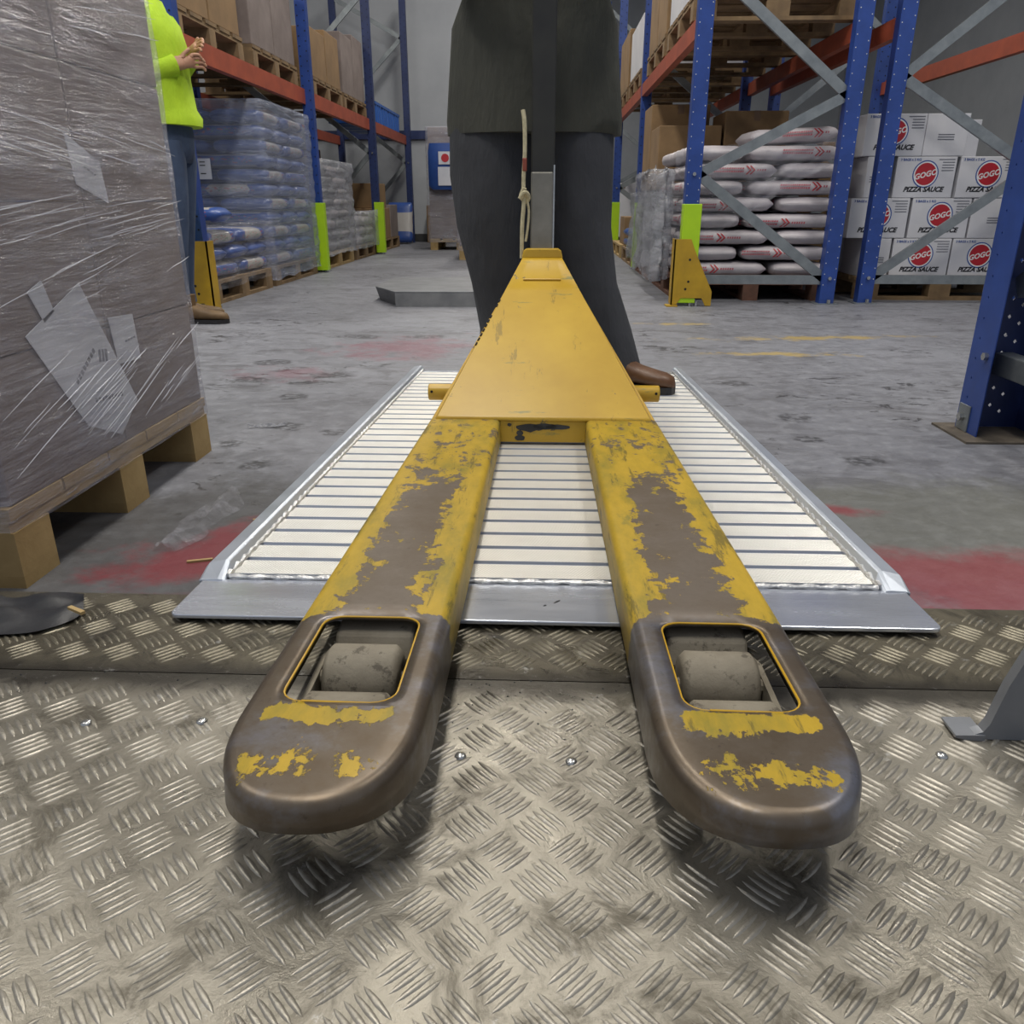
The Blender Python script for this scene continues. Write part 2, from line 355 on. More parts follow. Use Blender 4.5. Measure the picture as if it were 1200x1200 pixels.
# ------------------------------------------------------------------ pallet truck
def fork_material():
    t = NT('chipped_yellow_on_steel'); o = t.xyz('Object')
    y = o[1]
    a = t.math('SUBTRACT', t.math('ABSOLUTE', o[0]), .187)
    side = t.math('DIVIDE', a, .058); side2 = t.math('MULTIPLY', side, side)
    core = t.math('SUBTRACT', 1.0, side2)
    yin = t.math('MULTIPLY', t.step(y, .28, .36), t.math('SUBTRACT', 1.0, t.step(y, .72, 1.12)))
    core = t.math('MULTIPLY', core, yin)
    nose = t.math('SUBTRACT', 1.0, t.step(y, .315, .35))
    def gauss(cy, wd):
        d = t.math('DIVIDE', t.math('SUBTRACT', y, cy), wd); return t.math('POWER', 2.718, t.math('MULTIPLY', t.math('MULTIPLY', d, d), -1.0))
    band = t.math('ADD', t.math('MULTIPLY', gauss(.130, .019), .95), t.math('MULTIPLY', gauss(.055, .034), .60))
    band = t.math('MULTIPLY', band, t.math('SUBTRACT', 1.0, t.step(t.math('ABSOLUTE', a), .05, .072)))
    n1 = t.noise(13, 9, .68, t.mapping((1.15, .8, 1), (0, 0, .2)), .8); n2 = t.noise(42, 7, .75, t.mapping((1, 1, 1), (0, 0, .5)))
    n3 = t.noise(60, 4, .6, t.mapping((1, .18, 1), (0, 0, .55)))
    base = t.math('ADD', t.math('MULTIPLY', core, .66), t.math('MULTIPLY', nose, .95))
    base = t.math('SUBTRACT', base, t.math('MULTIPLY', band, t.math('ADD', .75, t.math('MULTIPLY', t.noise(70, 3, .6, t.mapping((1, .15, 1), (0, 0, .12))), .5))))
    up = t.math('MULTIPLY', t.step(y, .95, 1.15), .10)
    base = t.math('ADD', base, up)
    v = t.math('ADD', base, t.math('MULTIPLY', t.math('SUBTRACT', n1, .5), 2.3))
    v = t.math('ADD', v, t.math('MULTIPLY', t.math('SUBTRACT', n2, .5), 1.5))
    v = t.math('ADD', v, t.math('MULTIPLY', t.math('SUBTRACT', n3, .5), .8))
    worn = t.step(v, .28, .32)
    nb = t.noise(7, 6, .7); nf = t.noise(90, 5, .7)
    steel = t.ramp(nb, [(.3, lin('#5f5242')), (.48, lin('#6d6357')), (.66, lin('#85868e'))])
    steel2 = t.ramp(nb, [(.3, lin('#5f5242')), (.6, lin('#6f655a'))])
    steel = t.mix(nose, steel2, steel)
    steel = t.mix(t.math('MULTIPLY', t.step(nf, .6, .72), .4), steel, lin('#332d28'))
    yel = t.ramp(t.noise(16, 6, .7, t.mapping((1, .35, 1), (0, 0, .3))), [(.3, lin('#83782a')), (.5, lin('#ad9024')), (.75, lin('#c3a02f'))])
    scr = t.step(t.noise(40, 6, .75, t.mapping((1, .12, 1), (0, 0, .5))), .55, .63)
    yel = t.mix(t.math('MULTIPLY', scr, .7), yel, lin('#4f4a24'))
    grn = t.step(t.noise(14, 5, .7, t.mapping((1, .4, 1), (0, 0, 0), (3, 1, 2))), .62, .72)
    yel = t.mix(t.math('MULTIPLY', grn, .5), yel, lin('#3f5a38'))
    c = t.mix(worn, yel, steel)
    t.bump(t.math('ADD', t.math('MULTIPLY', worn, -1.0), t.math('MULTIPLY', nf, .25)), .5, .0012)
    nr = t.math('SUBTRACT', .55, t.math('MULTIPLY', nose, .14))
    rough = t.math('SUBTRACT', nr, t.math('MULTIPLY', t.step(nb, .45, .7), .1))
    return t.set(c, rough, t.math('MULTIPLY', worn, t.math('ADD', .3, t.math('MULTIPLY', nose, .45))))
M['fork'] = fork_material()
def chassis_material():
    t = NT('scuffed_yellow_paint'); n = t.noise(4, 6, .6)
    c = t.ramp(n, [(.3, lin('#af8a20')), (.7, lin('#c6a230'))])
    chip = t.step(t.noise(9, 8, .7, t.mapping((1, 1, 1), (0, 0, 0), (1.7, .4, 0))), .655, .675)
    c = t.mix(t.math('MULTIPLY', chip, .85), c, lin('#4a4c44'))
    scr = t.step(t.noise(22, 7, .75, t.mapping((1, .22, .22), (0, .6, .7))), .60, .64)
    c = t.mix(t.math('MULTIPLY', scr, .5), c, lin('#5e5326'))
    grn = t.step(t.noise(13, 6, .7, t.mapping((.5, 2.4, 2.4), (0, 0, 0), (5, 2, 1))), .62, .70)
    c = t.mix(t.math('MULTIPLY', grn, .6), c, lin('#4d6a4a'))
    t.bump(t.math('ADD', t.math('MULTIPLY', chip, -1.0), t.math('MULTIPLY', n, .2)), .25, .002)
    return t.set(c, .36, 0)
M['chassis'] = chassis_material()
tr = thing('pallet_truck', 'worn yellow hand pallet truck standing on the aluminium ramp', 'pallet truck', (0, .46, .1), (R(-2.65), 0, 0))
FT = .097; FL = 1.40
def make_fork(cx):
    NL, NW, EX = .142, .085, 2.35                      # nose length, half width, super-ellipse exponent
    cut0, cut1 = .148, .325; r = .022; ch = .054
    half = []                                          # outline from the tip round one side to the heel: x, y, nx, ny
    for i in range(19):
        a = math.pi/2*i/18; x = NW*math.sin(a)**(2/EX); q = math.cos(a)**(2/EX) if i < 18 else 0.0
        gx = (x/NW)**(EX-1)/NW; gy = -(q**(EX-1))/NL; L = math.hypot(gx, gy)
        half.append((x, .007+(NL-.007)*(1-q), gx/L, gy/L))
    ys = [cut0+r*(1-math.cos(math.pi/2*i/5)) for i in range(6)]+[.2, .25]+[cut1-r+r*math.sin(math.pi/2*i/5) for i in range(6)]+[.36+(FL-.36)*i/12 for i in range(13)]
    half += [(NW, y, 1, 0) for y in ys]
    rows = []; cutflag = []
    for x, y, nx, ny in half:
        rr = .012; k = max(0, (.16-y)/.16); skirt = .055-.029*k**1.2
        sec = [(x+nx*.001, y+ny*.001, FT-skirt), (x, y, FT-rr-.004-.006*(1-k))]
        for a in range(6):
            t_ = math.pi/2*a/5; d = rr*(1-math.cos(t_)); sec.append((x-nx*d, y-ny*d, FT-rr+rr*math.sin(t_)))
        ix, iy = sec[-1][0], sec[-1][1]
        inc = cut0-1e-6 <= iy <= cut1+1e-6
        if inc:
            d = min(iy-cut0, cut1-iy); cw = ch if d >= r else ch-r+math.sqrt(max(0, r*r-(r-d)**2))
        else: cw = min(ch-r, ix*.5)
        sec += [((ix+cw)/2, iy, FT), (cw, iy, FT)]
        rows.append(sec); cutflag.append(inc)
    m = MB(); ns_ = len(rows[0])
    for sg in (-1, 1):
        vs = [(cx+sg*p[0], p[1], p[2]) for rw in rows for p in rw]
        m.add(vs, [(i*ns_+k, i*ns_+k+1, (i+1)*ns_+k+1, (i+1)*ns_+k)[::sg] for i in range(len(rows)-1) for k in range(ns_-1)])
    for i in range(len(rows)-1):
        if cutflag[i] and cutflag[i+1]: continue
        a, b = rows[i][-1], rows[i+1][-1]
        m.add([(cx-a[0], a[1], FT), (cx+a[0], a[1], FT), (cx+b[0], b[1], FT), (cx-b[0], b[1], FT)], [(0, 1, 2, 3)])
    me = m.mesh('fork', 'fork'); bm = bmesh.new(); bm.from_mesh(me)
    bmesh.ops.remove_doubles(bm, verts=bm.verts, dist=2e-5); bmesh.ops.dissolve_degenerate(bm, edges=bm.edges, dist=1e-5)
    bmesh.ops.recalc_face_normals(bm, faces=bm.faces)
    if sum(f.normal.z*f.calc_area() for f in bm.faces) < 0: bmesh.ops.reverse_faces(bm, faces=bm.faces)
    for f_ in bm.faces: f_.smooth = True
    bm.to_mesh(me); bm.free()
    f = link('fork', me, tr)
    so = f.modifiers.new('solid', 'SOLIDIFY'); so.thickness = .005; so.offset = -1
    # rim of the cut-out
    rim = [p[-1] for p, c in zip(rows, cutflag) if c]
    loop = [(cx-a[0], a[1], a[2]) for a in rim]+[(cx+a[0], a[1], a[2]) for a in rim[::-1]]
    obj('cutout_edge', MB().tube([(x, y, z-.001) for x, y, z in loop]+[loop[0]], .0013, 6), 'yellow', f, smooth=True)
    def roller(y, z, rad, wd):
        prof = [(-wd/2, rad*.35), (-wd/2, rad-.006), (-wd/2+.006, rad), (wd/2-.006, rad), (wd/2, rad-.006), (wd/2, rad*.35)]
        rg = [[(cx+px, y+pr*math.cos(t*math.pi/12), z+pr*math.sin(t*math.pi/12)) for t in range(24)] for px, pr in prof]
        o = obj('load_roller', MB().rings(rg), 'roller', f, smooth=True, angle=50)
        return o
    roller(.262, .055, .036, .078); roller(.178, .047, .036, .086)
    rf = MB()
    for s in (-1, 1):
        rf.prism([(.15, .03), (.31, .04), (.32, .058), (.29, .066), (.15, .058)], cx+s*.050-.003, cx+s*.050+.003, 'x')
    rf.cyl((cx-.053, .262, .055), (cx+.053, .262, .055), .008, 10); rf.cyl((cx-.053, .178, .047), (cx+.053, .178, .047), .008, 10)
    obj('roller_bogie', rf, 'roller', f)
    lk = MB().prism([(.305, .05), (.36, .045), (.7, .045), (.7, .075), (.36, .082), (.32, .078)], cx-.045, cx+.045, 'x')
    obj('push_link', lk, 'roller', f, bevel=.004)
for cx in (-.187, .187): make_fork(cx)
# sloping triangular chassis cover
def lerp(a, b, t_): return tuple(x+(y-x)*t_ for x, y in zip(a, b))
BL, BR, TL, TR = (-.272, 1.385, FT), (.272, 1.385, FT), (-.064, 1.86, .462), (.047, 1.86, .462)
m = MB()
def cover(u, v):
    l = lerp(BL, TL, v); r_ = lerp(BR, TR, v); p = list(lerp(l, r_, u))
    e = min(u, 1-u)
    if e < .001: return (p[0]*1.0, p[1]+.012, p[2]-.016)
    wloc = abs(l[0]-r_[0])
    ins = (min(u, 1-u))*wloc
    if v > .80 and .014 < ins and v < .955: p[1] += .002; p[2] -= .002
    return tuple(p)
us = [0, .03, .08, .14, .2, .3, .4, .5, .6, .7, .8, .86, .92, .97, 1]
vsx = [0, .02, .05, .2, .35, .5, .65, .76, .79, .81, .87, .94, .965, 1]
vv = [cover(u, v) for v in vsx for u in us]; nu = len(us)
m.add(vv, [(j*nu+i, j*nu+i+1, (j+1)*nu+i+1, (j+1)*nu+i) for j in range(len(vsx)-1) for i in range(nu-1)])
cv = obj('chassis_cover', m, 'chassis', tr, smooth=True, angle=40)
so = cv.modifiers.new('solid', 'SOLIDIFY'); so.thickness = .006; so.offset = -1
# emboss line near the top, side flanges, slot row, axle stubs, cross panel
c0 = lerp(lerp(BL, TL, .84), lerp(BR, TR, .84), .5)
obj('emboss_bead', MB().tube([(c0[0]-.052, c0[1]-.001, c0[2]-.002), (c0[0]+.05, c0[1]-.001, c0[2]-.002)], .0028, 8), 'yellow', cv, smooth=True)
for s, B, T_ in ((-1, BL, TL), (1, BR, TR)):
    fl = MB(); q = s*.004
    fl.add([(B[0], B[1], B[2]-.01), (T_[0], T_[1]+.006, T_[2]-.012), (T_[0], T_[1]+.09, T_[2]-.05), (B[0], B[1]+.62, B[2]-.02), (B[0], B[1]+.6, B[2]-.05),(B[0], B[1], B[2]-.052)], [(0, 1, 2, 3, 4, 5)])
    o = obj('side_flange', fl, 'chassis', tr); z = o.modifiers.new('s', 'SOLIDIFY'); z.thickness = .006
sl = MB()
for i in range(9):
    v_ = .42+i*.028 if i < 7 else .66+(i-7)*.03; p = lerp(lerp(BL, TL, v_), lerp(BR, TR, v_), .03); d = Vector(TL)-Vector(BL); d.normalize()
    a = Vector(p)+Vector((0, -.0005, .0005)); sl.cyl(a-d*.005, a+d*.005, .0024, 6)
tag(obj('slot_row', sl, 'hole', tr), kind='stuff')
obj('top_cap', MB().prism([(-.066, .455), (.049, .455), (.044, .476), (.036, .482), (-.054, .482), (-.061, .476)], 1.853, 1.95, 'y'), 'chassis', tr, bevel=.004)
for s, x in ((-1, -.27), (1, .27)):
    a = obj('axle_stub', MB().cyl((x-s*.05, 1.53, .136), (x+s*.022, 1.53, .136), .021, 20), 'chassis', tr, smooth=True, bevel=.003)
    obj('grease_hole', MB().cyl((x+s*.012, 1.5085, .140), (x+s*.012, 1.513, .140), .0035, 8), 'hole', a)
obj('cross_panel', MB().box(-.104, .104, 1.39, 1.396, FT-.056, FT-.004), 'chassis', tr, bevel=.002)
ch = MB()
for k, (x, z, a, b) in enumerate(((-.03, FT-.02, .035, .009), (.005, FT-.017, .03, .007), (.035, FT-.018, .03, .006), (-.055, FT-.033, .008, .006), (-.08, FT-.013, .005, .004), (-.055, FT-.045, .012, .007))):
    pts = [(x+a*(1+.35*nz(k, i*.9, 2))*math.cos(i*math.pi/8), z+b*(1+.45*nz(k+4, i*.8, 1))*math.sin(i*math.pi/8)) for i in range(16)]
    ch.prism(pts, 1.3885, 1.3905, 'y')
obj('paint_chip', ch, 'steel_dark', tr)
# pump housing, steer wheels, tiller
pm = MB().cyl((-.01, 1.92, .06), (-.01, 1.92, .44), .05, 20).box(-.07, .05, 1.86, 1.98, .2, .26)
obj('pump_housing', pm, 'steel_dark', tr, smooth=True)
for s in (-1, 1):
    x = -.01+s*.085
    prof = [(-.025, .03), (-.025, .078), (-.019, .084), (.019, .084), (.025, .078), (.025, .03)]
    obj('steer_wheel', MB().rings([[(x+px, 1.93+pr*math.cos(t*math.pi/14), .123+pr*math.sin(t*math.pi/14)) for t in range(28)] for px, pr in prof]), 'black', tr, smooth=True, angle=50)
obj('steer_axle', MB().cyl((-.13, 1.93, .123), (.11, 1.93, .123), .014, 12), 'steel_dark', tr)
ti = obj('tiller_bar', MB().box(-.043, .022, 1.90, 1.945, .60, 1.16), 'tiller', tr, bevel=.004)
obj('tiller_sleeve', MB().box(-.043, .019, 1.892, 1.952, .44, .682), 'tiller_sleeve', ti, bevel=.004)
bx('sleeve_edge', 'steel_bright', ti, .0195, .0235, 1.90, 1.95, .46, .70)
hd = MB().tube([(-.01, 1.925, 1.15), (-.01, 1.925, 1.2)], .022, 10)
hd.tube([(-.01, 1.925, 1.19), (-.09, 1.925, 1.2), (-.14, 1.925, 1.24), (-.13, 1.925, 1.3), (-.01, 1.925, 1.325), (.11, 1.925, 1.3), (.12, 1.925, 1.24), (.07, 1.925, 1.2), (-.01, 1.925, 1.19)], .014, 10)
obj('handle_loop', hd, 'black', ti, smooth=True)
def catm(pts, n=6):
    out = []; P_ = [Vector(p) for p in pts]
    for i in range(len(P_)-1):
        a, b, c, d = P_[max(i-1, 0)], P_[i], P_[i+1], P_[min(i+2, len(P_)-1)]
        for k in range(n):
            t_ = k/n; out.append(.5*((2*b)+(c-a)*t_+(2*a-5*b+4*c-d)*t_*t_+(3*b-a-3*c+d)*t_**3))
    return out+[P_[-1]]
cd = MB().tube(catm([(-.067, 1.885, .455), (-.066, 1.884, .54), (-.062, 1.884, .6), (-.063, 1.885, .66), (-.06, 1.886, .73), (-.061, 1.888, .80), (-.066, 1.892, .835)]), .0058, 8)
cord = obj('release_cord', cd, 'rope', tr, smooth=True)
kn = MB().tube(catm([(-.072, 1.88, .612), (-.06, 1.876, .628), (-.05, 1.884, .618), (-.056, 1.89, .605), (-.068, 1.884, .62), (-.06, 1.878, .64)]), .007, 8)
kn.tube(catm([(-.056, 1.885, .618), (-.048, 1.885, .585), (-.05, 1.885, .54), (-.056, 1.885, .5)]), .0035, 6)
obj('knot', kn, 'rope', cord, smooth=True)
M['red_tag'] = simple('faded_red_clip', '#8e4634', '#7a3a2c', .5)
bx('clip', 'red_tag', cord, -.066, -.054, 1.878, 1.892, .682, .716, bevel=.003)

# ------------------------------------------------------------------ pallets
def pallet_parts(lx, ly, mat, along='x', n=5):
    """a pallet lx by ly, deck boards run along `along`; list of (name, mesh, loc)"""
    out = []; H = .144
    def add(name, sx, sy, sz, cx, cy, cz):
        me = cache.get((name, round(sx, 3), round(sy, 3), mat))
        if me is None:
            me = MB().box(-sx/2, sx/2, -sy/2, sy/2, -sz/2, sz/2).mesh(name, mat); cache[(name, round(sx, 3), round(sy, 3), mat)] = me
        out.append((name, me, (cx, cy, cz)))
    la, lb = (lx, ly) if along == 'x' else (ly, lx)         # along, across
    def put(name, sa, sb, sz, ca, cb, cz):
        add(name, *((sa, sb) if along == 'x' else (sb, sa)), sz, *((ca, cb) if along == 'x' else (cb, ca)), cz)
    bw = lb/n*(.97 if mat == 'wood' and along == 'x' else .82)
    for i in range(n): put('deck_board', la, bw, .022, 0, -lb/2+bw/2+(lb-bw)*i/(n-1), H-.011)
    for a in (-la/2+.07, 0, la/2-.07):
        put('stringer_board', .13, lb, .021, a, 0, H-.0325)
        for b in (-lb/2+.05, 0, lb/2-.05): put('block', .14, .1, .079, a, b, .0615)
    for b in (-lb/2+.05, 0, lb/2-.05): put('base_board', la, .1, .022, 0, b, .011)
    return out
cache = {}
def pallet(label, cx, cy, lx, ly, mat='wood_old', along='x', z=0, group=None, rot=0, n=5):
    t = thing('wooden_pallet', label, 'pallet', (cx, cy, z), (0, 0, rot), group)
    for nme, me, loc in pallet_parts(lx, ly, mat, along, n): link(nme, me, t, loc)
    return t

# ------------------------------------------------------------------ stretch film
def film_material(name, base, lo, hi, rough=.16, ang=.25, scale=(1.2, 9)):
    t = NT(name)
    mp = t.n('ShaderNodeMapping'); t.link(t.tc.outputs['UV'], mp.inputs[0]); mp.inputs['Rotation'].default_value = (0, 0, ang); mp.inputs['Scale'].default_value = (scale[0], scale[1], 1)
    n1 = t.noise(2.2, 7, .7, mp.outputs[0], .5); n2 = t.noise(3.5, 5, .6, None, 0, 'UV')
    n3 = t.noise(9, 4, .6, mp.outputs[0], .3)
    al = t.math('ADD', lo, t.math('MULTIPLY', t.step(t.math('ADD', t.math('MULTIPLY', n1, .6), t.math('MULTIPLY', n2, .4)), .42, .72), hi-lo))
    al = t.math('ADD', al, t.math('MULTIPLY', t.step(n3, .66, .74), .35), clamp=True)
    t.bump(t.math('ADD', n1, t.math('MULTIPLY', n3, .6)), .9, .02)
    return t.set(lin(base), rough, 0, al, .7)
M['film'] = film_material('clear_stretch_film', '#c6c8d6', .20, .58, .13, -.2)
M['film_haze'] = film_material('hazy_blue_film', '#a3abc0', .34, .66, .18, .2)
M['film_silver'] = film_material('crumpled_silver_film', '#aaadb5', .42, .85, .2, .3, (2, 5))
M['film_thin'] = film_material('thin_clear_film', '#c9c9d2', .08, .40, .16, .35, (1.5, 6))
def film_shell(name, label, x0, x1, y0, y1, z0, z1, mat, amp=.01, seed=1, res=.03, rad=.03, top=True, corrug=0, per=.1, torn=0, group=None):
    """film pulled round a load: side wall following a rounded rectangle, top edge folded over"""
    per_pts = []
    def arc(cx, cy, a0):
        for i in range(5):
            a = a0+math.pi/2*i/4; per_pts.append((cx+rad*math.cos(a), cy+rad*math.sin(a), math.cos(a), math.sin(a)))
    def side(p, q, n, nx, ny):
        for i in range(1, n): per_pts.append((p[0]+(q[0]-p[0])*i/n, p[1]+(q[1]-p[1])*i/n, nx, ny))
    nx_ = max(3, int((x1-x0)/res)); ny_ = max(3, int((y1-y0)/res))
    arc(x0+rad, y0+rad, math.pi); side((x0+rad, y0), (x1-rad, y0), nx_, 0, -1)
    arc(x1-rad, y0+rad, 1.5*math.pi); side((x1, y0+rad), (x1, y1-rad), ny_, 1, 0)
    arc(x1-rad, y1-rad, 0); side((x1-rad, y1), (x0+rad, y1), nx_, 0, 1)
    arc(x0+rad, y1-rad, .5*math.pi); side((x0, y1-rad), (x0, y0+rad), ny_, -1, 0)
    nz_ = max(4, int((z1-z0)/res)); vs = []; uv = []; n = len(per_pts); S = 0; ss = []
    for i, p in enumerate(per_pts):
        ss.append(S); q = per_pts[(i+1) % n]; S += math.hypot(q[0]-p[0], q[1]-p[1])
    rows = nz_+1+(2 if top else 0)
    cx, cy = (x0+x1)/2, (y0+y1)/2
    for j in range(rows):
        for i, (px, py, ex, ey) in enumerate(per_pts):
            jj = min(j, nz_); z = z0+(z1-z0)*jj/nz_; s_ = ss[i]
            d = amp*(.5+.9*nz(s_*2.1+seed, z*6-s_*1.2, seed)+.5*nz(s_*7+seed, z*16-s_*5, seed*2.))
            if corrug: d -= corrug*abs(math.sin(math.pi*(z-z0)/per+.5*nz(s_*3, z, seed)))-corrug*.5
            k = 0 if j <= nz_ else (j-nz_)*.06
            x = px+ex*d; y = py+ey*d
            zz = z+(amp*.6*nz(s_*6, 3, seed) if j in (0,) else 0)
            if j == 0: zz += amp*1.5*nz(s_*5, 1, seed)
            if torn and jj > nz_-3: zz += torn*nz(s_*4, jj, seed)
            if k: x += (cx-x)*k*2; y += (cy-y)*k*2; zz = z1+amp*.4*nz(s_*3, k*9, seed)+.006
            vs.append((x, y, zz)); uv.append((s_, zz))
    fs = [(j*n+i, j*n+(i+1) % n, (j+1)*n+(i+1) % n, (j+1)*n+i) for j in range(rows-1) for i in range(n)]
    me = bpy.data.meshes.new(name); me.from_pydata(vs, [], fs); me.materials.append(M[mat])
    l = me.uv_layers.new(name='UVMap')
    for p in me.polygons:
        p.use_smooth = True
        us_ = [uv[v][0] for v in p.vertices]; wrap = max(us_)-min(us_) > S/2
        for li, v in zip(p.loop_indices, p.vertices):
            u = uv[v][0]; l.data[li].uv = (u+(S if wrap and u < S/2 else 0), uv[v][1])
    return tag(link(name, me), label, 'film', group)

# ------------------------------------------------------------------ near carton load on the left
PX0, PX1, PY0, PY1 = -2.06, -.88, 1.19, 2.0
pallet('pale wooden pallet under the film-wrapped grey-brown cartons beside the ramp', (PX0+PX1)/2, (PY0+PY1)/2, 1.18, .81, 'wood', 'x')
cm = {}
cw, cd_, chh = .386, .392, .236
for tape in (0, 1):
    m = MB().box(-cw/2, cw/2, -cd_/2, cd_/2, 0, chh)
    cm[tape] = m.mesh('carton', 'card' if not tape else 'card')
for lay in range(5):
    for i in range(3):
        for j in range(2):
            x = PX1-.002-cw/2-i*.391+random.uniform(-.001, .001); y = PY0+.014+cd_/2+j*.395+random.uniform(-.001, .001)
            o = link('carton', cm[(i+j+lay) % 2], None, (x, y, .1445+lay*.2375), (0, 0, random.uniform(-.004, .004)))
            b = o.modifiers.new('bevel', 'BEVEL'); b.width = .004; b.segments = 2
            tag(o, 'grey-brown carton in the %s layer of the wrapped pallet beside the ramp' % ORD[lay], 'carton', 'cartons on the near wrapped pallet')
M['tape'] = simple('brown_packing_tape', '#7a5f42', '#6c5238', .35)
film_shell('stretch_film', 'clear stretch film wound round the grey-brown cartons beside the ramp', PX0-.012, PX1+.005, PY0-.008, PY1-.004, .105, 1.338, 'film', .0045, 3.3, .016, .008)
M['strand'] = simple('taut_strand_painted_glint', '#eceef4', '#c6cad6', .12); M['strand'].node_tree.nodes['Principled BSDF'].inputs['Alpha'].default_value = .6  # near-white strands carry the highlights of the film folds in their colour
st = MB(); rs = random.Random(5)
def strand(y0, z0, L, sl, r):
    pts = []; n = 7
    for k in range(n):
        t_ = k/(n-1); pts.append((PX1+.0125, y0+L*t_, z0+L*t_*sl+.0008*math.sin(t_*7+y0*30)))
    st.tube(pts, [r*(.25+.75*math.sin(math.pi*k/(n-1))) for k in range(n)], 5)
for k in range(95):
    band = rs.choice(((.55, .61, .10), (.55, .61, .10), (.44, .50, .16), (.17, .30, .30), (.17, .30, .34), (.70, .76, -.10), (.9, 1.1, .1)))
    z0 = rs.uniform(band[0], band[1]); y0 = rs.uniform(PY0, PY1-.12); L = rs.uniform(.06, .3)
    L = min(L, PY1-y0); 
    if z0+L*band[2] > .15: strand(y0, z0, L, band[2]+rs.uniform(-.04, .04), rs.uniform(.0005, .0012))
tag(obj('film_strands', st, 'strand', smooth=True), 'taut film strands with painted glints across the wrapped cartons beside the ramp', 'film strands', kind='stuff')
# paper notes under the film (face x = PX1)
def note(label, pts, lines):
    xs = PX1+.0015; m = MB()
    c = Vector((0, sum(p[0] for p in pts)/len(pts), sum(p[1] for p in pts)/len(pts)))
    m.prism([p for p in pts], xs, xs+.0012, 'x')
    o = obj('paper_note', m, 'paper'); tag(o, label, 'paper')
    if lines:
        l = MB()
        for (y0, z0, y1, z1, wd) in lines:
            d = Vector((y1-y0, z1-z0)); n = int(d.length/.012)+1; d.normalize(); q = Vector((-d.y, d.x))
            for k in range(n):
                a = Vector((y0, z0))+d*k*.012; b = a+d*.0085
                l.prism([tuple(a-q*wd), tuple(b-q*wd), tuple(b+q*wd), tuple(a+q*wd)], xs+.0012, xs+.0016, 'x')
        obj('faint_print', l, 'print_grey', o)
    return o
note('white paper slip tucked high under the film of the near cartons', [(1.565, .735), (1.672, .69), (1.682, .615), (1.575, .648)], [(1.61, .68, 1.65, .665, .002)])
note('large white delivery sheet slanting under the film of the near cartons', [(1.33, .405), (1.52, .475), (1.60, .33), (1.66, .22), (1.575, .165), (1.46, .215)], [(1.45, .30, 1.53, .35, .005), (1.54, .335, 1.575, .33, .012), (1.50, .255, 1.6, .245, .004)])
note('square white paper beside the large sheet on the near cartons', [(1.60, .40), (1.70, .395), (1.705, .30), (1.612, .305)], [(1.65, .345, 1.69, .348, .002)])
note('small cream paper tab above the large sheet on the near cartons', [(1.36, .475), (1.405, .49), (1.425, .435), (1.39, .42)], None)

# ------------------------------------------------------------------ bags
def bag_mesh(L, W, H, mat, seed):
    m = MB(); nu, nv = 18, 16
    def fn(u, v):
        t_ = 2*u-1; a = 2*math.pi*v
        e = max(0, (abs(t_)-.78)/.22); hh = H/2*(1-e**2.4*.8); ww = W/2*(1-.10*e**1.5)*(1-.05*(1-e)*0)
        c, s = math.cos(a), math.sin(a)
        y = ww*math.copysign(abs(c)**.42, c); z = hh*math.copysign(abs(s)**.62, s)
        k = .0045*nz(t_*3+seed, y*9, z*9+seed)
        return (t_*L/2*(1-.015*abs(c)**2), y+k, z+k*.7)
    vs = [fn(i/nu, j/nv) for i in range(nu+1) for j in range(nv)]
    fs = [(i*nv+j, i*nv+(j+1) % nv, (i+1)*nv+(j+1) % nv, (i+1)*nv+j) for i in range(nu) for j in range(nv)]
    fs += [list(range(nv))[::-1], list(range(nu*nv, (nu+1)*nv))]
    return m.add(vs, fs).mesh('bag', mat, True, 70)
def bag_blue(name, split):
    t = NT(name); o = t.xyz('Object')
    ax = t.math('ABSOLUTE', o[0])
    edge = t.math('ADD', ax, t.math('MULTIPLY', t.math('ABSOLUTE', o[2]), .8 if split else .3))
    pan = t.math('SUBTRACT', 1.0, t.step(edge, .165 if split else .10, .175 if split else .108))
    top = t.step(t.math('ABSOLUTE', o[2]), .030, .034) if not split else None
    if top is not None: pan = t.math('MULTIPLY', t.math('SUBTRACT', 1.0, t.step(ax, .22, .225)), top)
    c = t.ramp(t.noise(6, 4), [(.3, lin('#2c4684')), (.7, lin('#375599'))])
    c = t.mix(pan, c, lin('#a9a6a3'))
    v = t.noise(26, 3, .5, t.mapping((1, 1, 3)))
    inband = t.math('MULTIPLY', t.math('SUBTRACT', 1.0, t.step(t.math('ABSOLUTE', o[2]), .018, .022)), t.math('SUBTRACT', 1.0, t.step(ax, .2, .21)))
    red = t.math('MULTIPLY', inband, t.step(v, .56, .6)); 
    c = t.mix(t.math('MULTIPLY', red, .75), c, lin('#a4503e'))
    grn = t.math('MULTIPLY', inband, t.math('SUBTRACT', 1.0, t.step(v, .40, .44)))
    c = t.mix(t.math('MULTIPLY', grn, .6), c, lin('#4d7a52'))
    t.bump(t.noise(16, 5, .6), .3, .01)
    return t.set(c, .28, 0)
M['bag_blue_a'] = bag_blue('blue_bag_film', False); M['bag_blue_b'] = bag_blue('cream_panel_bag_film', True)
def bag_plain(name, a, b, rough=.4, specks=0):
    t = NT(name); c = t.ramp(t.noise(7, 5), [(.3, lin(a)), (.7, lin(b))]); t.bump(t.noise(13, 6, .65), .45, .012)
    return t.set(c, rough, 0)
M['bag_white'] = bag_plain('white_bag_film', '#c2bcbf', '#aea8ad'); M['bag_grey'] = bag_plain('grey_bag_film', '#9a9ca0', '#85878d')
BAG = {}
for mt in ('bag_blue_a', 'bag_blue_b', 'bag_white', 'bag_grey'):
    for ln, (L, W) in (('n', (.6, .4)),):
        BAG[mt] = [bag_mesh(L*.962, W*.945, .0905, mt, s*3.7+1) for s in range(3)]
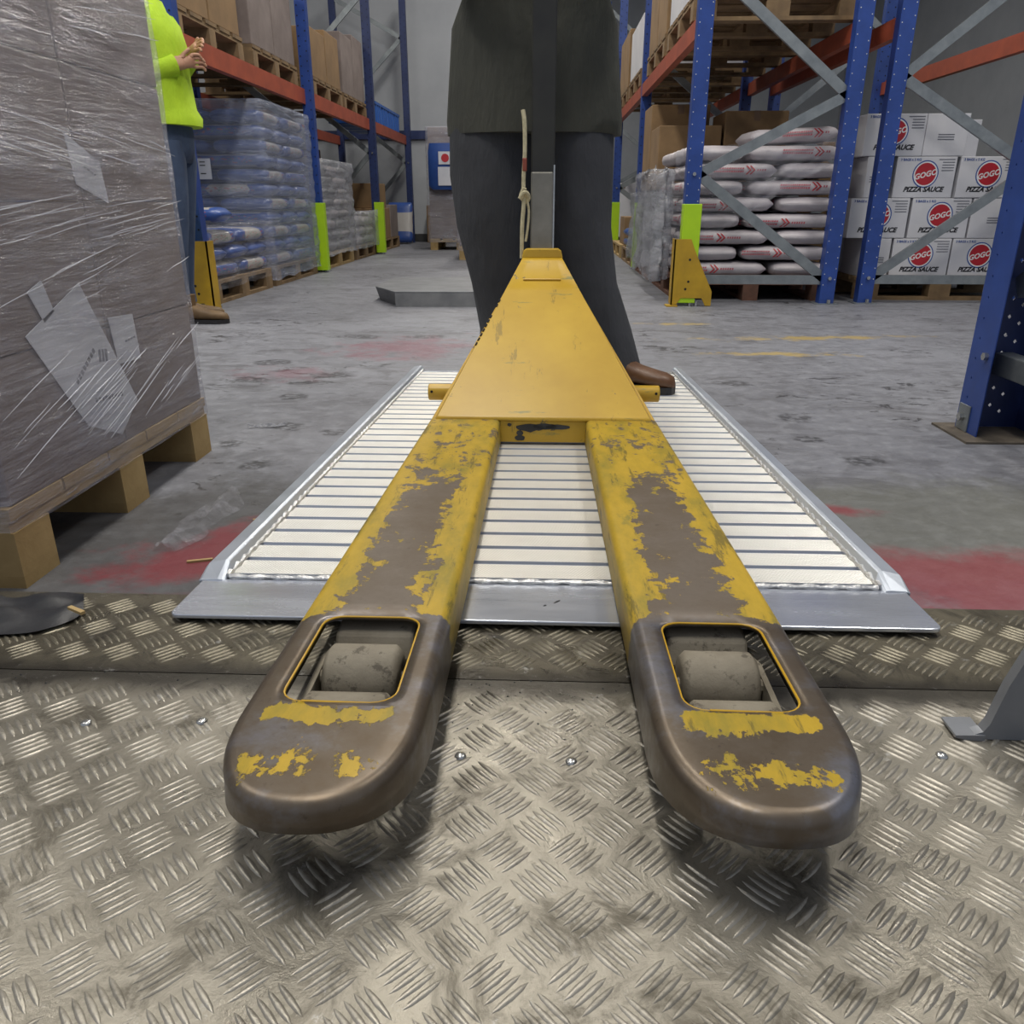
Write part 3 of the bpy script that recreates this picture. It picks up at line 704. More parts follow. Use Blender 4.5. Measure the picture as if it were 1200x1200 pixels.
def red_print(seed):
    """chevrons and broken lettering lying on the two long sides of a white bag"""
    rr = random.Random(seed); m = MB()
    def q(poly, sgn, mi):
        pts = []
        for x, z in poly:
            zz = max(-.040, min(.040, z)); s = (abs(zz)/.0455)**(1/.62); c = math.sqrt(max(.02, 1-min(1, s)**2))
            pts.append((x, sgn*(.189*c**.42+.006), zz))
        m.add(pts, [list(range(len(pts)))], mi)
    for sgn in (-1,):
        x = rr.uniform(-.12, .12); z = rr.uniform(-.012, .008)
        for k in range(2):
            a = x+k*.024
            q([(a, z-.026), (a+.011, z-.026), (a+.037, z), (a+.026, z)], sgn, 0); q([(a+.026, z), (a+.037, z), (a+.011, z+.026), (a, z+.026)], sgn, 0)
        for row in (-.009, .009):
            xx = x-.20
            while xx < x-.02:
                w_ = rr.uniform(.006, .013); q([(xx, z+row-.005), (xx+w_, z+row-.005), (xx+w_+.003, z+row+.005), (xx+.003, z+row+.005)], sgn, 1); xx += w_+.004
        xx = x+.07
        while xx < min(.2, x+.15):
            q([(xx, z-.006), (xx+.009, z-.006), (xx+.011, z+.006), (xx+.002, z+.006)], sgn, 1); xx += .015
    return m.mesh('red_print', ['print_red', 'print_faint'], fix=False)
RP = [red_print(s) for s in range(5)]
def bag_stack(x0, y0, n, mats, labelfmt, group, flip=0, z0=.146, pitch=.1, prints=False, seed=1, sx=1):
    """five-bag bricklaid layers: footprint 1.0 (x) by 1.2 (y); sx=-1 mirrors in x"""
    rr = random.Random(seed); cx, cy = x0+.5, y0+.6
    for l in range(n):
        A = (l+flip) % 2 == 0
        lay = [(.3, y, 90) for y in (-.3, .3)]+[(-.2, y, 0) for y in (-.4, 0, .4)] if A else [(.2, y, 0) for y in (-.4, 0, .4)]+[(-.3, y, 90) for y in (-.3, .3)]
        for (x, y, a) in lay:
            mt = rr.choice(mats)
            o = link('sack', rr.choice(BAG[mt]), None, (cx+sx*x+rr.uniform(-.003, .003), cy+y+rr.uniform(-.003, .003), z0+.0505+l*pitch),
                     (rr.uniform(-.003, .003), rr.uniform(-.003, .003), R(a+rr.choice((0, 180)))+rr.uniform(-.008, .008)))
            tag(o, labelfmt % ORD[l], 'bag', group)
            if prints: link('red_print', rr.choice(RP), o); link('red_print', rr.choice(RP), o, (0, 0, 0), (0, 0, math.pi))

# ------------------------------------------------------------------ pallet racks
def holes_mesh(n, dz, w_, mat, r=.006, flat='y'):
    m = MB()
    for i in range(n):
        for s in (-1, 1):
            m.cyl((s*w_, 0, .12+i*dz+(dz/2 if s > 0 else 0)), (s*w_, -.002, .12+i*dz+(dz/2 if s > 0 else 0)), r, 6)
    return m.mesh('slot_row', mat)
HO = {'d': holes_mesh(40, .075, .028, 'hole'), 'w': holes_mesh(40, .066, .034, 'light_dot', .0032)}  # 'w' discs are pale: light through the slots put into their colour
def upright(parent, x, y, face, mat='blue_paint', h=3.4, w_=.09, d=.075, hol='d'):
    """open channel post: web faces `face` (+1/-1 along x) with flanges"""
    prof = [(-w_/2, -d/2), (w_/2, -d/2), (w_/2, d/2), (w_/2-.02, d/2), (w_/2-.02, -d/2+.006), (.012, -d/2+.006), (0, -d/2+.014), (-.012, -d/2+.006), (-w_/2+.02, -d/2+.006), (-w_/2+.02, d/2), (-w_/2, d/2)]
    u = obj('upright', MB().prism(prof, .004, h, 'z'), mat, parent, (x, y, 0))
    tag(link('slot_row', HO[hol], u, (0, -d/2, 0)), kind='stuff')
    f = obj('foot_plate', MB().box(-.07, .07, -.065, .065, 0, .006), 'galv', u)
    obj('anchor_bolt', MB().cyl((.01, -.055, .006), (.01, -.055, .03), .012, 6), 'steel_bright', u)
    return u
def brace(parent, a, b, w_=.058, mat='galv'):
    a = Vector(a); b = Vector(b); d = b-a; L = d.length; d.normalize()
    yv = Vector((0, 1, 0)) if abs(d.y) < .5 else Vector((1, 0, 0)); xv = yv.cross(d).normalized(); yv = d.cross(xv)
    q = Matrix((xv, yv, d)).transposed().to_4x4()
    m = MB(); m.add(*(lambda z: (z.v, z.f))(MB().prism([(-w_/2, -.012), (w_/2, -.012), (w_/2, .012), (w_/2-.004, .012), (w_/2-.004, -.006), (-w_/2+.004, -.006), (-w_/2+.004, .012), (-w_/2, .012)], 0, L, 'z')), 0, Matrix.Translation(a) @ q)
    return obj('brace', m, mat, parent)
def frame(parent, y, xa, xb, mat='blue_paint', h=3.4, zig=(.16, .77, 1.28, 2.0, 2.7, 3.3), hol='d', start=0, bottom=True):
    upright(parent, xa, y, 1, mat, h, hol=hol); upright(parent, xb, y, -1, mat, h, hol=hol)
    e = .03; X = [xb-e, xa+e] if start == 0 else [xa+e, xb-e]
    for i in range(len(zig)-1): brace(parent, (X[i % 2], y, zig[i]), (X[(i+1) % 2], y, zig[i+1]))
    if bottom: brace(parent, (xa+e, y, zig[0]-.012), (xb-e, y, zig[0]-.012), .055)
    for x in (xa, xb): obj('bolt', MB().cyl((x+.0, y-.052, zig[0 if (x == xb) == (start == 0) else 1]), (x+.0, y-.036, zig[0 if (x == xb) == (start == 0) else 1]), .011, 8), 'steel_bright', parent)
def beam(parent, x, y0, y1, z, mat='orange', h=.12):
    b = obj('beam', MB().prism([(-.025, 0), (.025, 0), (.025, h), (.005, h), (.005, h-.02), (-.025, h-.02)], y0, y1, 'y'), mat, parent, (x, 0, z))
    return b
def guard(label, x, y, h=.6, group=None, ox=0):
    pr_ = [(-.055, -.05), (.055, -.05), (.055, .03), (.048, .03), (.048, -.042), (-.048, -.042), (-.048, .03), (-.055, .03)]
    m = MB(); n = 26
    m.rings([[(px, py, .02+(h-.02)*k/n) for px, py in pr_] for k in range(n+1)])
    o = obj('column_guard', m, 'lime', None, (x+ox, y-.046, 0), bevel=.003)
    return tag(o, label, 'column guard', group)
def protector(label, x, y, mirror=1, face=-1):
    """folded yellow end-protector: vertical plate towards the aisle corner, tapering side plate, feet and bolts"""
    t = thing('upright_protector', label, 'rack protector', (x, y, 0))
    s = mirror
    pl = [(0, .012), (0, .40), (s*.10, .40), (s*.125, .34), (s*.25, .09), (s*.25, .004), (s*.215, .004), (s*.19, .05), (s*.06, .05), (s*.035, .012)]
    obj('side_plate', MB().prism(pl, 0, .008, 'y'), 'yellow_old', t)
    obj('corner_plate', MB().box(min(0, s*.008), max(0, s*.008), -.0, .10, .012, .40), 'yellow_old', t)
    obj('foot_flange', MB().box(min(-s*.03, s*.04), max(-s*.03, s*.04), -.03, .06, 0, .008), 'yellow_old', t)
    h = MB()
    for (hx, hz) in ((.10, .28), (.10, .15), (.085, .105)): h.cyl((s*hx, -.001, hz), (s*hx, .003, hz), .0075, 10)
    obj('bolt_hole', h, 'hole', t)
    obj('anchor_bolt', MB().cyl((s*.12, .02, 0), (s*.12, .02, .035), .012, 6).cyl((s*.16, .02, 0), (s*.16, .02, .03), .012, 6), 'steel_bright', t)
    return t

# left rack
rk = thing('pallet_rack', 'long dark blue pallet rack with orange beams behind the blue sacks', 'rack', (-2.2, 5.0, 0)); rk.location = (0, 0, 0)
LY = (4.98, 7.72, 10.42, 13.1)
for y in LY: frame(rk, y, -3.1, -2.09, 'blue_dark' if y > 9 else 'blue_paint', zig=(.16, 1.15, 1.9, 2.8, 3.3), start=1)
for a, b in zip(LY[:-1], LY[1:]):
    for x in (-2.13, -3.13): beam(rk, x, a+.04, b-.04, 1.40)
guard('lime column guard on the left rack post, just behind the man in jeans', -2.15, 4.93)
guard('lime column guard between the tall blue sack stack and the silver-wrapped stack', -2.05, 7.67)
guard('lime column guard beside the low silver-film load on the left rack', -2.03, 10.37)
protector('yellow steel rack protector next to the brown work boot', -1.96, 4.78, -1)
GB = 'left rack loads'
pallet('old pallet under the low torn-film load of blue sacks', -2.58, 5.66, 1.0, 1.15, 'wood_old', 'y')
bag_stack(-3.08, 5.055, 3, ['bag_blue_a', 'bag_blue_b', 'bag_blue_b'], 'blue and cream sack in the %s layer of the low torn-film load', 'sacks in the low left load', z0=.146, seed=4, sx=1)
film_shell('stretch_film', 'torn clear film round the low load of blue sacks', -3.15, -2.03, 5.045, 6.255, .10, .475, 'film_thin', .009, 8.1, .035, .05, torn=.05)
tb = link('sack', BAG['bag_blue_a'][0], None, (-2.33, 5.33, .535), (0, 0, R(8)))
tag(tb, 'single blue and white sack lying on top of the low load', 'bag')
pallet('grey pallet under the tall hazy-film stack of blue sacks', -2.58, 6.92, 1.0, 1.2, 'wood_old', 'y')
bag_stack(-3.08, 6.32, 11, ['bag_blue_a', 'bag_blue_b', 'bag_blue_b'], 'blue and cream sack in the %s layer of the tall film-wrapped stack', 'sacks in the tall blue stack', z0=.146, pitch=.1, seed=9)
film_shell('stretch_film', 'hazy film round the tall stack of blue sacks', -3.12, -2.055, 6.288, 7.57, .06, 1.30, 'film_haze', .012, 2.2, .035, .04, corrug=.012)
lb_ = obj('shipping_label', MB().box(-2.63, -2.45, 6.238, 6.2395, .765, .905), 'paper'); tag(lb_, 'white barcode label on the tall stack of blue sacks', 'label')
bc = MB()
xx = -2.62
while xx < -2.555: w_ = random.uniform(.002, .006); bc.box(xx, xx+w_, 6.237, 6.238, .845, .885); xx += w_+.003
for z in (.878, .855, .80): bc.box(-2.53, -2.49, 6.237, 6.238, z, z+.007)
obj('barcode_print', bc, 'print_black', lb_)
pallet('pallet under the tall silver-wrapped stack behind the second lime guard', -2.60, 8.5, 1.0, 1.2, 'wood', 'y')
bag_stack(-3.1, 7.9, 8, ['bag_grey', 'bag_white'], 'grey sack in the %s layer of the tall silver-wrapped stack', 'sacks in the tall silver stack', seed=21)
film_shell('stretch_film', 'crumpled silver film round the tall grey sack stack', -3.13, -2.06, 7.86, 9.115, .12, .98, 'film_silver', .016, 5.5, .035, .05, corrug=.02)
pallet('pallet under the low silver-film load beside the third lime guard', -2.60, 9.78, 1.0, 1.1, 'wood_old', 'y')
bag_stack(-3.1, 9.158, 3, ['bag_grey', 'bag_white'], 'grey sack in the %s layer of the low silver-film load', 'sacks in the low silver load', seed=23)
film_shell('stretch_film', 'glinting crumpled film round the low grey sack load', -3.15, -2.05, 9.153, 10.364, .12, .50, 'film_silver', .007, 6.6, .035, .06, torn=.06)
M['film_cap'] = M['film_silver']
def carton(label, x, y, z, sx, sy, sz, mat='card2', rot=0, group=None, tape=True):
    t = thing('cardboard_box', label, 'box', (x, y, z), (0, 0, rot), group)
    obj('body', MB().box(-sx/2, sx/2, -sy/2, sy/2, 0, sz), mat, t, bevel=.006)
    obj('packing_tape', MB().box(-.025, .025, -sy/2-.001, sy/2+.001, sz-.07, sz+.001), 'tape', t)
    return t
pallet('pallet under the brown boxes in the third bay of the left rack', -2.62, 11.55, 1.0, 1.2, 'wood_old', 'y')
for k, (dx, dy, z, a, b, c) in enumerate(((-.25, -.3, .145, .5, .55, .4), (.25, -.3, .145, .48, .55, .38), (.25, .3, .145, .48, .55, .42), (-.25, .3, .145, .5, .55, .42), (-.2, -.28, .547, .45, .5, .32), (.24, -.28, .527, .42, .46, .3))):
    carton('brown box %s in the third bay of the left rack' % ('on the upper tier' if k > 3 else 'on the pallet'), -2.62+dx, 11.55+dy, z, a, b, c, 'card2' if k % 2 else 'card', 0, 'boxes in the third left bay')
for k in range(5):
    y = 7.3+k*1.15; pallet('%s pallet of tall boxes along the row behind the left rack' % (ORD[k] if k else 'first'), -3.75, y, 1.0, 1.1, 'wood_old', 'y', 0, 'pallets behind the left rack')
    for q in range(4): carton('%s brown box on the %s pallet of the dim row behind the left rack' % (('low', 'tall', 'tallest')[(q+k) % 3], ORD[k] if k else 'first'), -3.75+(-.25 if q % 2 else .25), y-.27+.54*(q//2), .145, .49, .53, 1.15+.18*((q+k) % 3), 'card2', 0, 'tall boxes behind the left rack')
bs = link('sack', BAG['bag_blue_b'][1], None, (-2.2, 12.75, .31), (0, R(-78), R(90))); tag(bs, 'blue and white sack standing on end by the far left post', 'bag')
carton('thin kraft box standing against the pale partition wall', -1.72, 13.3, 0, .28, .2, .55, 'card2')
# upper level loads on the left beams
for k, (y, h, mt) in enumerate(((5.7, .8, 'card2'), (7.0, .9, 'card'), (8.6, .7, 'card2'), (9.78, .8, 'card'))):
    nm = ('first', 'second', 'third', 'fourth')[k]
    pallet('%s pallet along the left rack, resting on the orange beams' % nm, -2.62, y, 1.0, 1.1, 'wood_old', 'x', 1.522)
    for i in range(2):
        for j in range(2):
            carton('%s brown box, %s, on the %s pallet above the left orange beams' % (('shorter', 'middling', 'taller')[(i+j+k) % 3], 'aisle side' if i else 'wall side', nm), -2.62+(-.25+.5*i), y-.27+.54*j, 1.668, .48, .52, h-.3+.06*((i+j+k) % 3), mt, 0, 'boxes above the left beams')
for k in range(4):
    t = thing('plastic_crate', 'blue plastic crate on the far orange beam of the left rack', 'crate', (-2.45, 11.2+k*.45, 1.522), (0, 0, 0), 'blue crates on the far beam')
    obj('body', MB().box(-.3, .3, -.2, .2, 0, .25), 'crate', t, bevel=.01); obj('rim', MB().box(-.31, .31, -.21, .21, .22, .25), 'crate', t)
    for s in (-.12, 0, .12): bx('rib', 'crate', t, .3, .308, s-.015, s+.015, .02, .22)

# pallets at the end of the aisle
def endload(label_p, label_c, label_f, cx, cy, n, seed, h=.27):
    pallet(label_p, cx, cy, .8, .9, 'wood', 'y')
    for l in range(n):
        for i in range(2):
            for j in range(2):
                o = obj('carton', MB().box(-.195, .195, -.215, .215, 0, h-.003), 'card', None, (cx-.2+.4*i, cy-.22+.44*j, .1445+l*h), bevel=.004)
                tag(o, label_c % ORD[l], 'carton', label_f)
    film_shell('stretch_film', label_f, cx-.42, cx+.42, cy-.47, cy+.47, .1, .15+n*h, 'film', .012, seed, .05, .03)
endload('far pallet under the wrapped carton load by the partition wall', 'carton in the %s layer of the wrapped load by the partition wall', 'film round the far carton load by the partition wall', -1.14, 11.65, 5, 12.)
endload('pallet under the wrapped carton load in the aisle behind the operator', 'carton in the %s layer of the wrapped load behind the operator', 'film round the carton load in the aisle behind the operator', -.56, 9.75, 3, 14.)
sk = thing('printed_sack', 'blue and white printed sack hung on the far wrapped carton load', 'bag', (-1.33, 11.15, 1.0))
obj('body', MB().rings([[(.19*sx_*k, -.03*k+.03*sy_*k-.02, z) for sx_, sy_ in ((-1, 0), (-.8, -1), (0, -1.4), (.8, -1), (1, 0), (.8, 1), (0, 1.2), (-.8, 1))] for z, k in ((-.25, .75), (-.2, 1), (.2, 1), (.3, .9))]), 'print_blue', sk, smooth=True)
obj('white_panel', MB().box(-.06, .14, -.105, -.1, -.2, .02).box(-.05, .12, -.105, -.1, .05, .2), 'paper', sk)
obj('red_emblem', MB().prism([(.035+.05*math.cos(i*math.pi/8), .125+.05*math.sin(i*math.pi/8)) for i in range(16)], -.108, -.105, 'y'), 'print_red', sk)

# right rack, near row with white sacks
r2 = thing('pallet_rack', 'blue pallet rack along the right of the aisle holding the white sacks', 'rack')
RY = (5.35, 8.2, 11.1, 14.0)
for y in RY: frame(r2, y, .90, 1.80, 'blue_paint', zig=(.16, .77, 1.2, 1.85, 2.6, 3.3), hol='w' if y < 6 else 'd')
for a, b in zip(RY[:-1], RY[1:]):
    for x in (.88, 1.83): beam(r2, x, a+.04, b-.04, 1.5)
guard('lime column guard standing above the yellow protector by the white sacks', .885, 5.27)
guard('lime column guard beyond the crumpled film load on the right rack', .885, 8.12)
guard('lime column guard beside the kraft box on the right rack', .885, 11.02)
guard('farthest lime column guard on the right rack', .885, 13.92)
protector('yellow steel rack protector in front of the white sack stack', .79, 5.17, 1)
pallet('dark pallet under the white sack stack in the right rack', 1.36, 6.1, 1.0, 1.2, 'wood_red', 'y')
bag_stack(.87, 5.5, 7, ['bag_white'], 'white sack with red chevrons in the %s layer of the right stack', 'white sacks in the right rack', flip=1, seed=31, prints=True, sx=-1)
for k, (x, y, a) in enumerate(((1.06, 5.80, 90), (1.06, 6.39, 90), (1.56, 5.72, 2), (1.56, 6.14, 0))):
    o = link('sack', BAG['bag_white'][k % 3], None, (x, y, .146+.0525+7*.1), (0, 0, R(a))); tag(o, 'white sack with red chevrons lying loose on top of the right stack', 'bag', 'loose white sacks on top of the right stack'); link('red_print', RP[k], o)
o = link('sack', BAG['bag_white'][1], None, (1.56, 5.80, 1.005), (0, R(-3), R(4))); tag(o, 'white sack highest on the right stack, under the gathered film', 'bag'); link('red_print', RP[2], o)
# loose film thrown over the stack
fm = MB()
def drape(u, v):
    x = .80+1.0*u; zt = .90+.12*u
    z = zt-(.18+.50*(1-u)**1.2)*v+.02*nz(u*6, v*5, 2)
    y = 5.445-.03*math.sin(math.pi*min(1, v+.1))*(.5+.5*nz(u*5, v*6, 7))-.008+.05*nz(u*9+v*4, v*3, 9)*.5
    return (x, y, z)
fm.grid(drape, 60, 40)
me = fm.mesh('loose_film', 'film_thin', True, 80); l = me.uv_layers.new(name='UVMap')
for p in me.polygons:
    for li, v in zip(p.loop_indices, p.vertices): c = me.vertices[v].co; l.data[li].uv = (c.x+c.z*.5, c.z)
tag(link('loose_film', me), 'loose clear film sheet slanting across the front of the white sacks', 'film')
film_shell('stretch_film', 'crumpled silver film bulging from the aisle side of the white sack stack', .72, .815, 5.56, 6.75, .12, .80, 'film_silver', .035, 17.3, .035, .05, torn=.1)
pallet('reddish pallet under the film-wrapped load beyond the white sacks', 1.36, 7.42, 1.0, 1.15, 'wood_red', 'y')
bag_stack(.86, 6.82, 5, ['bag_grey'], 'grey sack in the %s layer of the load beyond the white sacks', 'grey sacks beyond the white stack', seed=33, sx=-1)
film_shell('stretch_film', 'silver film round the grey sack load beyond the white sacks', .80, 1.88, 6.80, 8.04, .12, .68, 'film_silver', .03, 19.3, .04, .06)
pallet('pallet in the second bay of the right rack carrying a kraft box', 1.36, 10.3, 1.0, 1.2, 'wood', 'y')
carton('open kraft box on the pallet in the second right bay', 1.15, 10.0, .145, .5, .55, .30, 'card2')
carton('pale carton behind the kraft box in the second right bay', 1.60, 10.62, .145, .42, .5, .6, 'white_card')
pallet('pallet in the second bay of the right rack holding blue sacks', 1.36, 8.95, 1.0, 1.1, 'wood_old', 'y')
bag_stack(.86, 8.36, 2, ['bag_blue_a'], 'blue sack in the %s layer of the low right load', 'blue sacks in the low right load', seed=41, sx=-1)
carton('tall pale carton in the far bay of the right rack', 1.1, 12.6, 0, .45, .6, .85, 'white_card')
for k, y in enumerate((6.1, 7.35, 9.0, 10.3)):
    nm = ('first', 'second', 'third', 'fourth')[k]
    pallet('%s pallet along the right rack, resting on the orange beams' % nm, 1.36, y, 1.0, 1.1, 'wood_old', 'x', 1.622)
    for i in range(2):
        for j in range(2): carton('%s box, %s, on the %s pallet above the right orange beams' % ('brown' if k % 2 else 'white', 'aisle side' if i == 0 else 'inner side', nm), 1.36-.25+.5*i, y-.27+.54*j, 1.768, .48, .52, .45+.1*((i+k) % 2), 'card2' if k % 2 else 'white_card', 0, 'boxes above the right beams')
for k in range(4): carton('brown box on top of the grey sacks beyond the white stack', 1.11+.5*(k % 2), 7.12+.56*(k//2), .70, .48, .52, .46+.1*(k % 3), 'card2', 0, 'boxes on the grey sacks')

# right rack, far row with the pizza sauce boxes
r3 = thing('pallet_rack', 'blue pallet rack with grey diagonal braces in front of the pizza sauce boxes', 'rack')
frame(r3, 5.40, 2.06, 2.98, 'blue_paint', zig=(.16, .80, 1.3, 2.0, 2.7, 3.3), hol='w', start=1)
frame(r3, 8.2, 2.06, 2.98, 'blue_paint', zig=(.16, .80, 1.3, 2.0, 2.7, 3.3), start=1)
for x in (2.03, 3.01): beam(r3, x, 5.44, 8.16, 1.5)
pallet('pallet under the pizza sauce boxes', 2.62, 6.12, 1.08, 1.1, 'wood_old', 'x', 0, None, 0, 6)
def text_mesh(body, size, shear=0, bold=0, align='CENTER'):
    cu = bpy.data.curves.new('t', 'FONT'); cu.body = body; cu.size = size; cu.shear = shear; cu.offset = bold; cu.align_x = align; cu.align_y = 'CENTER'; cu.resolution_u = 3
    o = bpy.data.objects.new('t', cu); COL.objects.link(o)
    dg = bpy.context.evaluated_depsgraph_get(); me = bpy.data.meshes.new_from_object(o.evaluated_get(dg))
    v = [tuple(x.co) for x in me.vertices]; f = [list(p.vertices) for p in me.polygons]
    bpy.data.objects.remove(o); bpy.data.curves.remove(cu); bpy.data.meshes.remove(me)
    return v, f
TX = {'gogo': text_mesh('GOGO', .045, .25, .0014), 'ps': text_mesh('PIZZA SAUCE', .041, .3, .0018), 'kg': text_mesh('3 BAGS x 5 KG', .020, 0, .0006)}
def logo_mesh(Wd, Hd):
    """print on a box front, lying in the xz plane at y = 0 facing -y"""
    m = MB(); c = (0.0, Hd*.58); 
    def disc(r, y, mi):
        m.add([(c[0]+r*math.cos(i*math.pi/16), y, c[1]+r*math.sin(i*math.pi/16)) for i in range(32)], [list(range(32))], mi)
    disc(.081, -.0006, 1); disc(.074, -.0009, 2); disc(.066, -.0012, 0)
    def put(key, x, z, y, mi, rot=0):
        v, f = TX[key]; ca, sa = math.cos(rot), math.sin(rot)
        m.add([(x+a*ca-b*sa, y, z+a*sa+b*ca) for a, b, _ in v], f, mi)
    put('gogo', c[0], c[1]-.004, -.0016, 2, R(14)); put('ps', 0, Hd*.205, -.0008, 3)
    put('kg', -Wd*.28, Hd*.925, -.0008, 1)
    for k in range(5):
        w_ = .1 if k == 0 else .075; m.box(Wd*.46-w_, Wd*.46, -.0008, -.0004, Hd*.92-k*.016, Hd*.92-k*.016+.005, 4)
    return m.mesh('printed_logo', ['print_red', 'print_blue', 'print_white', 'print_black', 'print_grey'], fix=False)
BW, BH, BD = .372, .243, .40
LG = logo_mesh(BW, BH)
gb_me = MB().box(-BW/2, BW/2, -BD/2, BD/2, 0, BH).mesh('body', 'white_card'); fl_me = MB().box(-BW/2, BW/2, -.002, .002, 0, .003).mesh('flap_seam', 'print_grey')
def sauce_box(label, x, y, z, rot=0, front=True, side=False, w_=1.0):
    t = thing('pizza_sauce_box', label, 'box', (x, y, z), (0, 0, rot), 'pizza sauce boxes')
    b = link('body', gb_me, t, scale=(w_, 1, 1)); q = b.modifiers.new('bevel', 'BEVEL'); q.width = .004; q.segments = 2
    link('flap_seam', fl_me, t, (0, 0, BH-.001), scale=(w_, 1, 1))
    if front: link('printed_logo', LG, t, (0, -BD/2-.0004, 0))
    if side: link('printed_logo', LG, t, (-BW/2*w_-.0004, 0, 0), (0, 0, R(-90)))
    if not front:
        m = MB()
        for k in range(3): m.box(-.05, .05, -BD/2-.0015, -BD/2-.0006, BH*.5-k*.014, BH*.5-k*.014+.005)
        obj('small_print', m, 'print_grey', t)
    return t
yf = 5.60+BD/2; G0 = 2.10
for l, xs in enumerate((((2.185, 0, .45), (2.47, 1, 1), (2.85, 1, 1)), ((2.16, 1, 1), (2.548, 1, 1), (2.90, 0, .84)), ((2.115, 0, .40), (2.41, 1, 1), (2.80, 1, 1)), ((2.18, 1, 1), (2.50, 0, .7)))):
    z = .1445+l*(BH+.0025)
    for k, (x, fr, w_) in enumerate(xs):
        what = 'with the red round logo' if fr else 'showing a plain end'
        pos = ('next to the post' if k == 0 else 'middle of row' if k == 1 and len(xs) == 3 else 'end farthest from sacks')
        sauce_box('pizza sauce box %s, %s layer, %s' % (what, ORD[l], pos), x, yf+random.uniform(0, .01), z, random.uniform(-.012, .012), bool(fr), False, w_)
    if l < 4:
        sauce_box('white pizza sauce box with its logo facing the white sacks, %s layer' % ORD[l], G0+.0+BW/2*.9, yf+BD+.02, z, 0, False, True)
        sauce_box('white pizza sauce box hidden in the rear row, %s layer' % ORD[l], G0+.45+BW/2*.9, yf+BD+.02, z, 0, False, False)
# trolley handle behind the boxes and yellow protector feet
tr2 = thing('hand_trolley', 'black tubular hand trolley standing behind the pizza sauce boxes', 'trolley', (2.82, 7.1, 0))
obj('tube_frame', MB().tube(catm([(-.24, 0, .1), (-.24, 0, .7), (-.24, 0, 1.0), (-.2, 0, 1.07), (-.1, 0, 1.09), (.1, 0, 1.09), (.2, 0, 1.07), (.24, 0, 1.0), (.24, 0, .7), (.24, 0, .1)]), .018, 10), 'black', tr2, smooth=True)
for z in (.3, .6, .9): bx('cross_bar', 'black', tr2, -.23, .23, -.01, .01, z, z+.03)
bx('toe_plate', 'steel_dark', tr2, -.25, .25, -.25, 0, .0, .01)
for s in (-1, 1): obj('wheel', MB().cyl((s*.27, .06, .1), (s*.31, .06, .1), .1, 20), 'black', tr2, smooth=True)
protector('yellow steel rack protector at the far end of the pizza sauce pallet', 3.19, 5.24, -1)
for k, (x, z) in enumerate(((2.95, 0), (3.6, 0))): carton('brown box standing on the floor behind the pizza sauce pallet', x, 8.9, z, .55, .6, 1.15+.2*k, 'card2', 0, 'boxes behind the pizza sauce pallet')

# near rack on the right edge
r4 = thing('pallet_rack', 'nearest blue rack post with slotted holes beside the red stain', 'rack')
def holed_panel(parent, o, ux, wd_, h, spans, z0, dz, r_, mat, nx):
    """thin sheet from o along unit vector ux, pierced by rows of real holes"""
    o = Vector(o); ux = Vector(ux); m = MB(); th = Vector(nx)*.003
    def quad(a0, a1, b0, b1): m.add([o+ux*a0+Vector((0, 0, b0)), o+ux*a1+Vector((0, 0, b0)), o+ux*a1+Vector((0, 0, b1)), o+ux*a0+Vector((0, 0, b1))], [(0, 1, 2, 3)])
    edges = [0]+[e for c in spans for e in (c[0]-.009, c[0]+.009)]+[wd_]
    for i in range(0, len(edges), 2): quad(edges[i], edges[i+1], .006, h)
    for c, off in spans:
        z = .006; k = 0
        while z < h-.05:
            zc = z0+off+k*dz
            if zc < z: k += 1; continue
            z1 = min(h, zc+dz/2); a0, a1 = c-.009, c+.009
            C4 = [(a0, z), (a1, z), (a1, z1), (a0, z1)]; D4 = [(c, zc-r_), (c+r_*.8, zc), (c, zc+r_), (c-r_*.8, zc)]
            pts = [o+ux*a+Vector((0, 0, b)) for a, b in C4+D4]
            m.add(pts, [f for i in range(4) for f in ((i, (i+1) % 4, 4+i), ((i+1) % 4, 4+(i+1) % 4, 4+i))])
            z = z1; k += 1
        quad(c-.009, c+.009, z, h)
    u = obj('upright_panel', m, mat, parent); sd = u.modifiers.new('solid', 'SOLIDIFY'); sd.thickness = .003; sd.offset = 0
    return u
def near_upright(x, y):
    u = obj('upright', MB().box(x, x+.17, y+.118, y+.122, .006, .0065), 'blue_paint', r4)
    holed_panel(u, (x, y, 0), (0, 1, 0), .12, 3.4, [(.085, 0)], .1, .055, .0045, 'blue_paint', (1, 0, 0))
    holed_panel(u, (x, y+.12, 0), (1, 0, 0), .17, 3.4, [(.085, .0), (.115, -.018)], .07, .05, .0065, 'blue_dark', (0, 1, 0))  # channel interior, its shade put into the darker blue
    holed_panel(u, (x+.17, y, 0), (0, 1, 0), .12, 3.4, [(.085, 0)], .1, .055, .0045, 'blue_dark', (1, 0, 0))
    obj('foot_plate', MB().box(x-.05, x+.22, y-.05, y+.16, 0, .006), 'grimy', u)
    obj('foot_bracket', MB().box(x-.006, x-.001, y+.05, y+.11, .006, .08), 'galv', u, bevel=.002)
    obj('anchor_bolt', MB().cyl((x-.006, y+.08, .045), (x-.018, y+.08, .045), .012, 6), 'steel_bright', u)
    obj('bolt', MB().cyl((x-.001, y+.03, .225), (x-.012, y+.03, .225), .011, 6), 'steel_bright', u)
near_upright(1.205, 2.19)
u2 = obj('upright', MB().box(1.215, 1.385, 1.25, 1.37, .006, 3.4), 'blue_paint', r4, bevel=.004)
obj('brace', MB().box(1.262, 1.312, 1.37, 2.29, .165, .225), 'galv', r4, bevel=.003)
brace(r4, (1.287, 1.37, .95), (1.287, 2.28, .40))

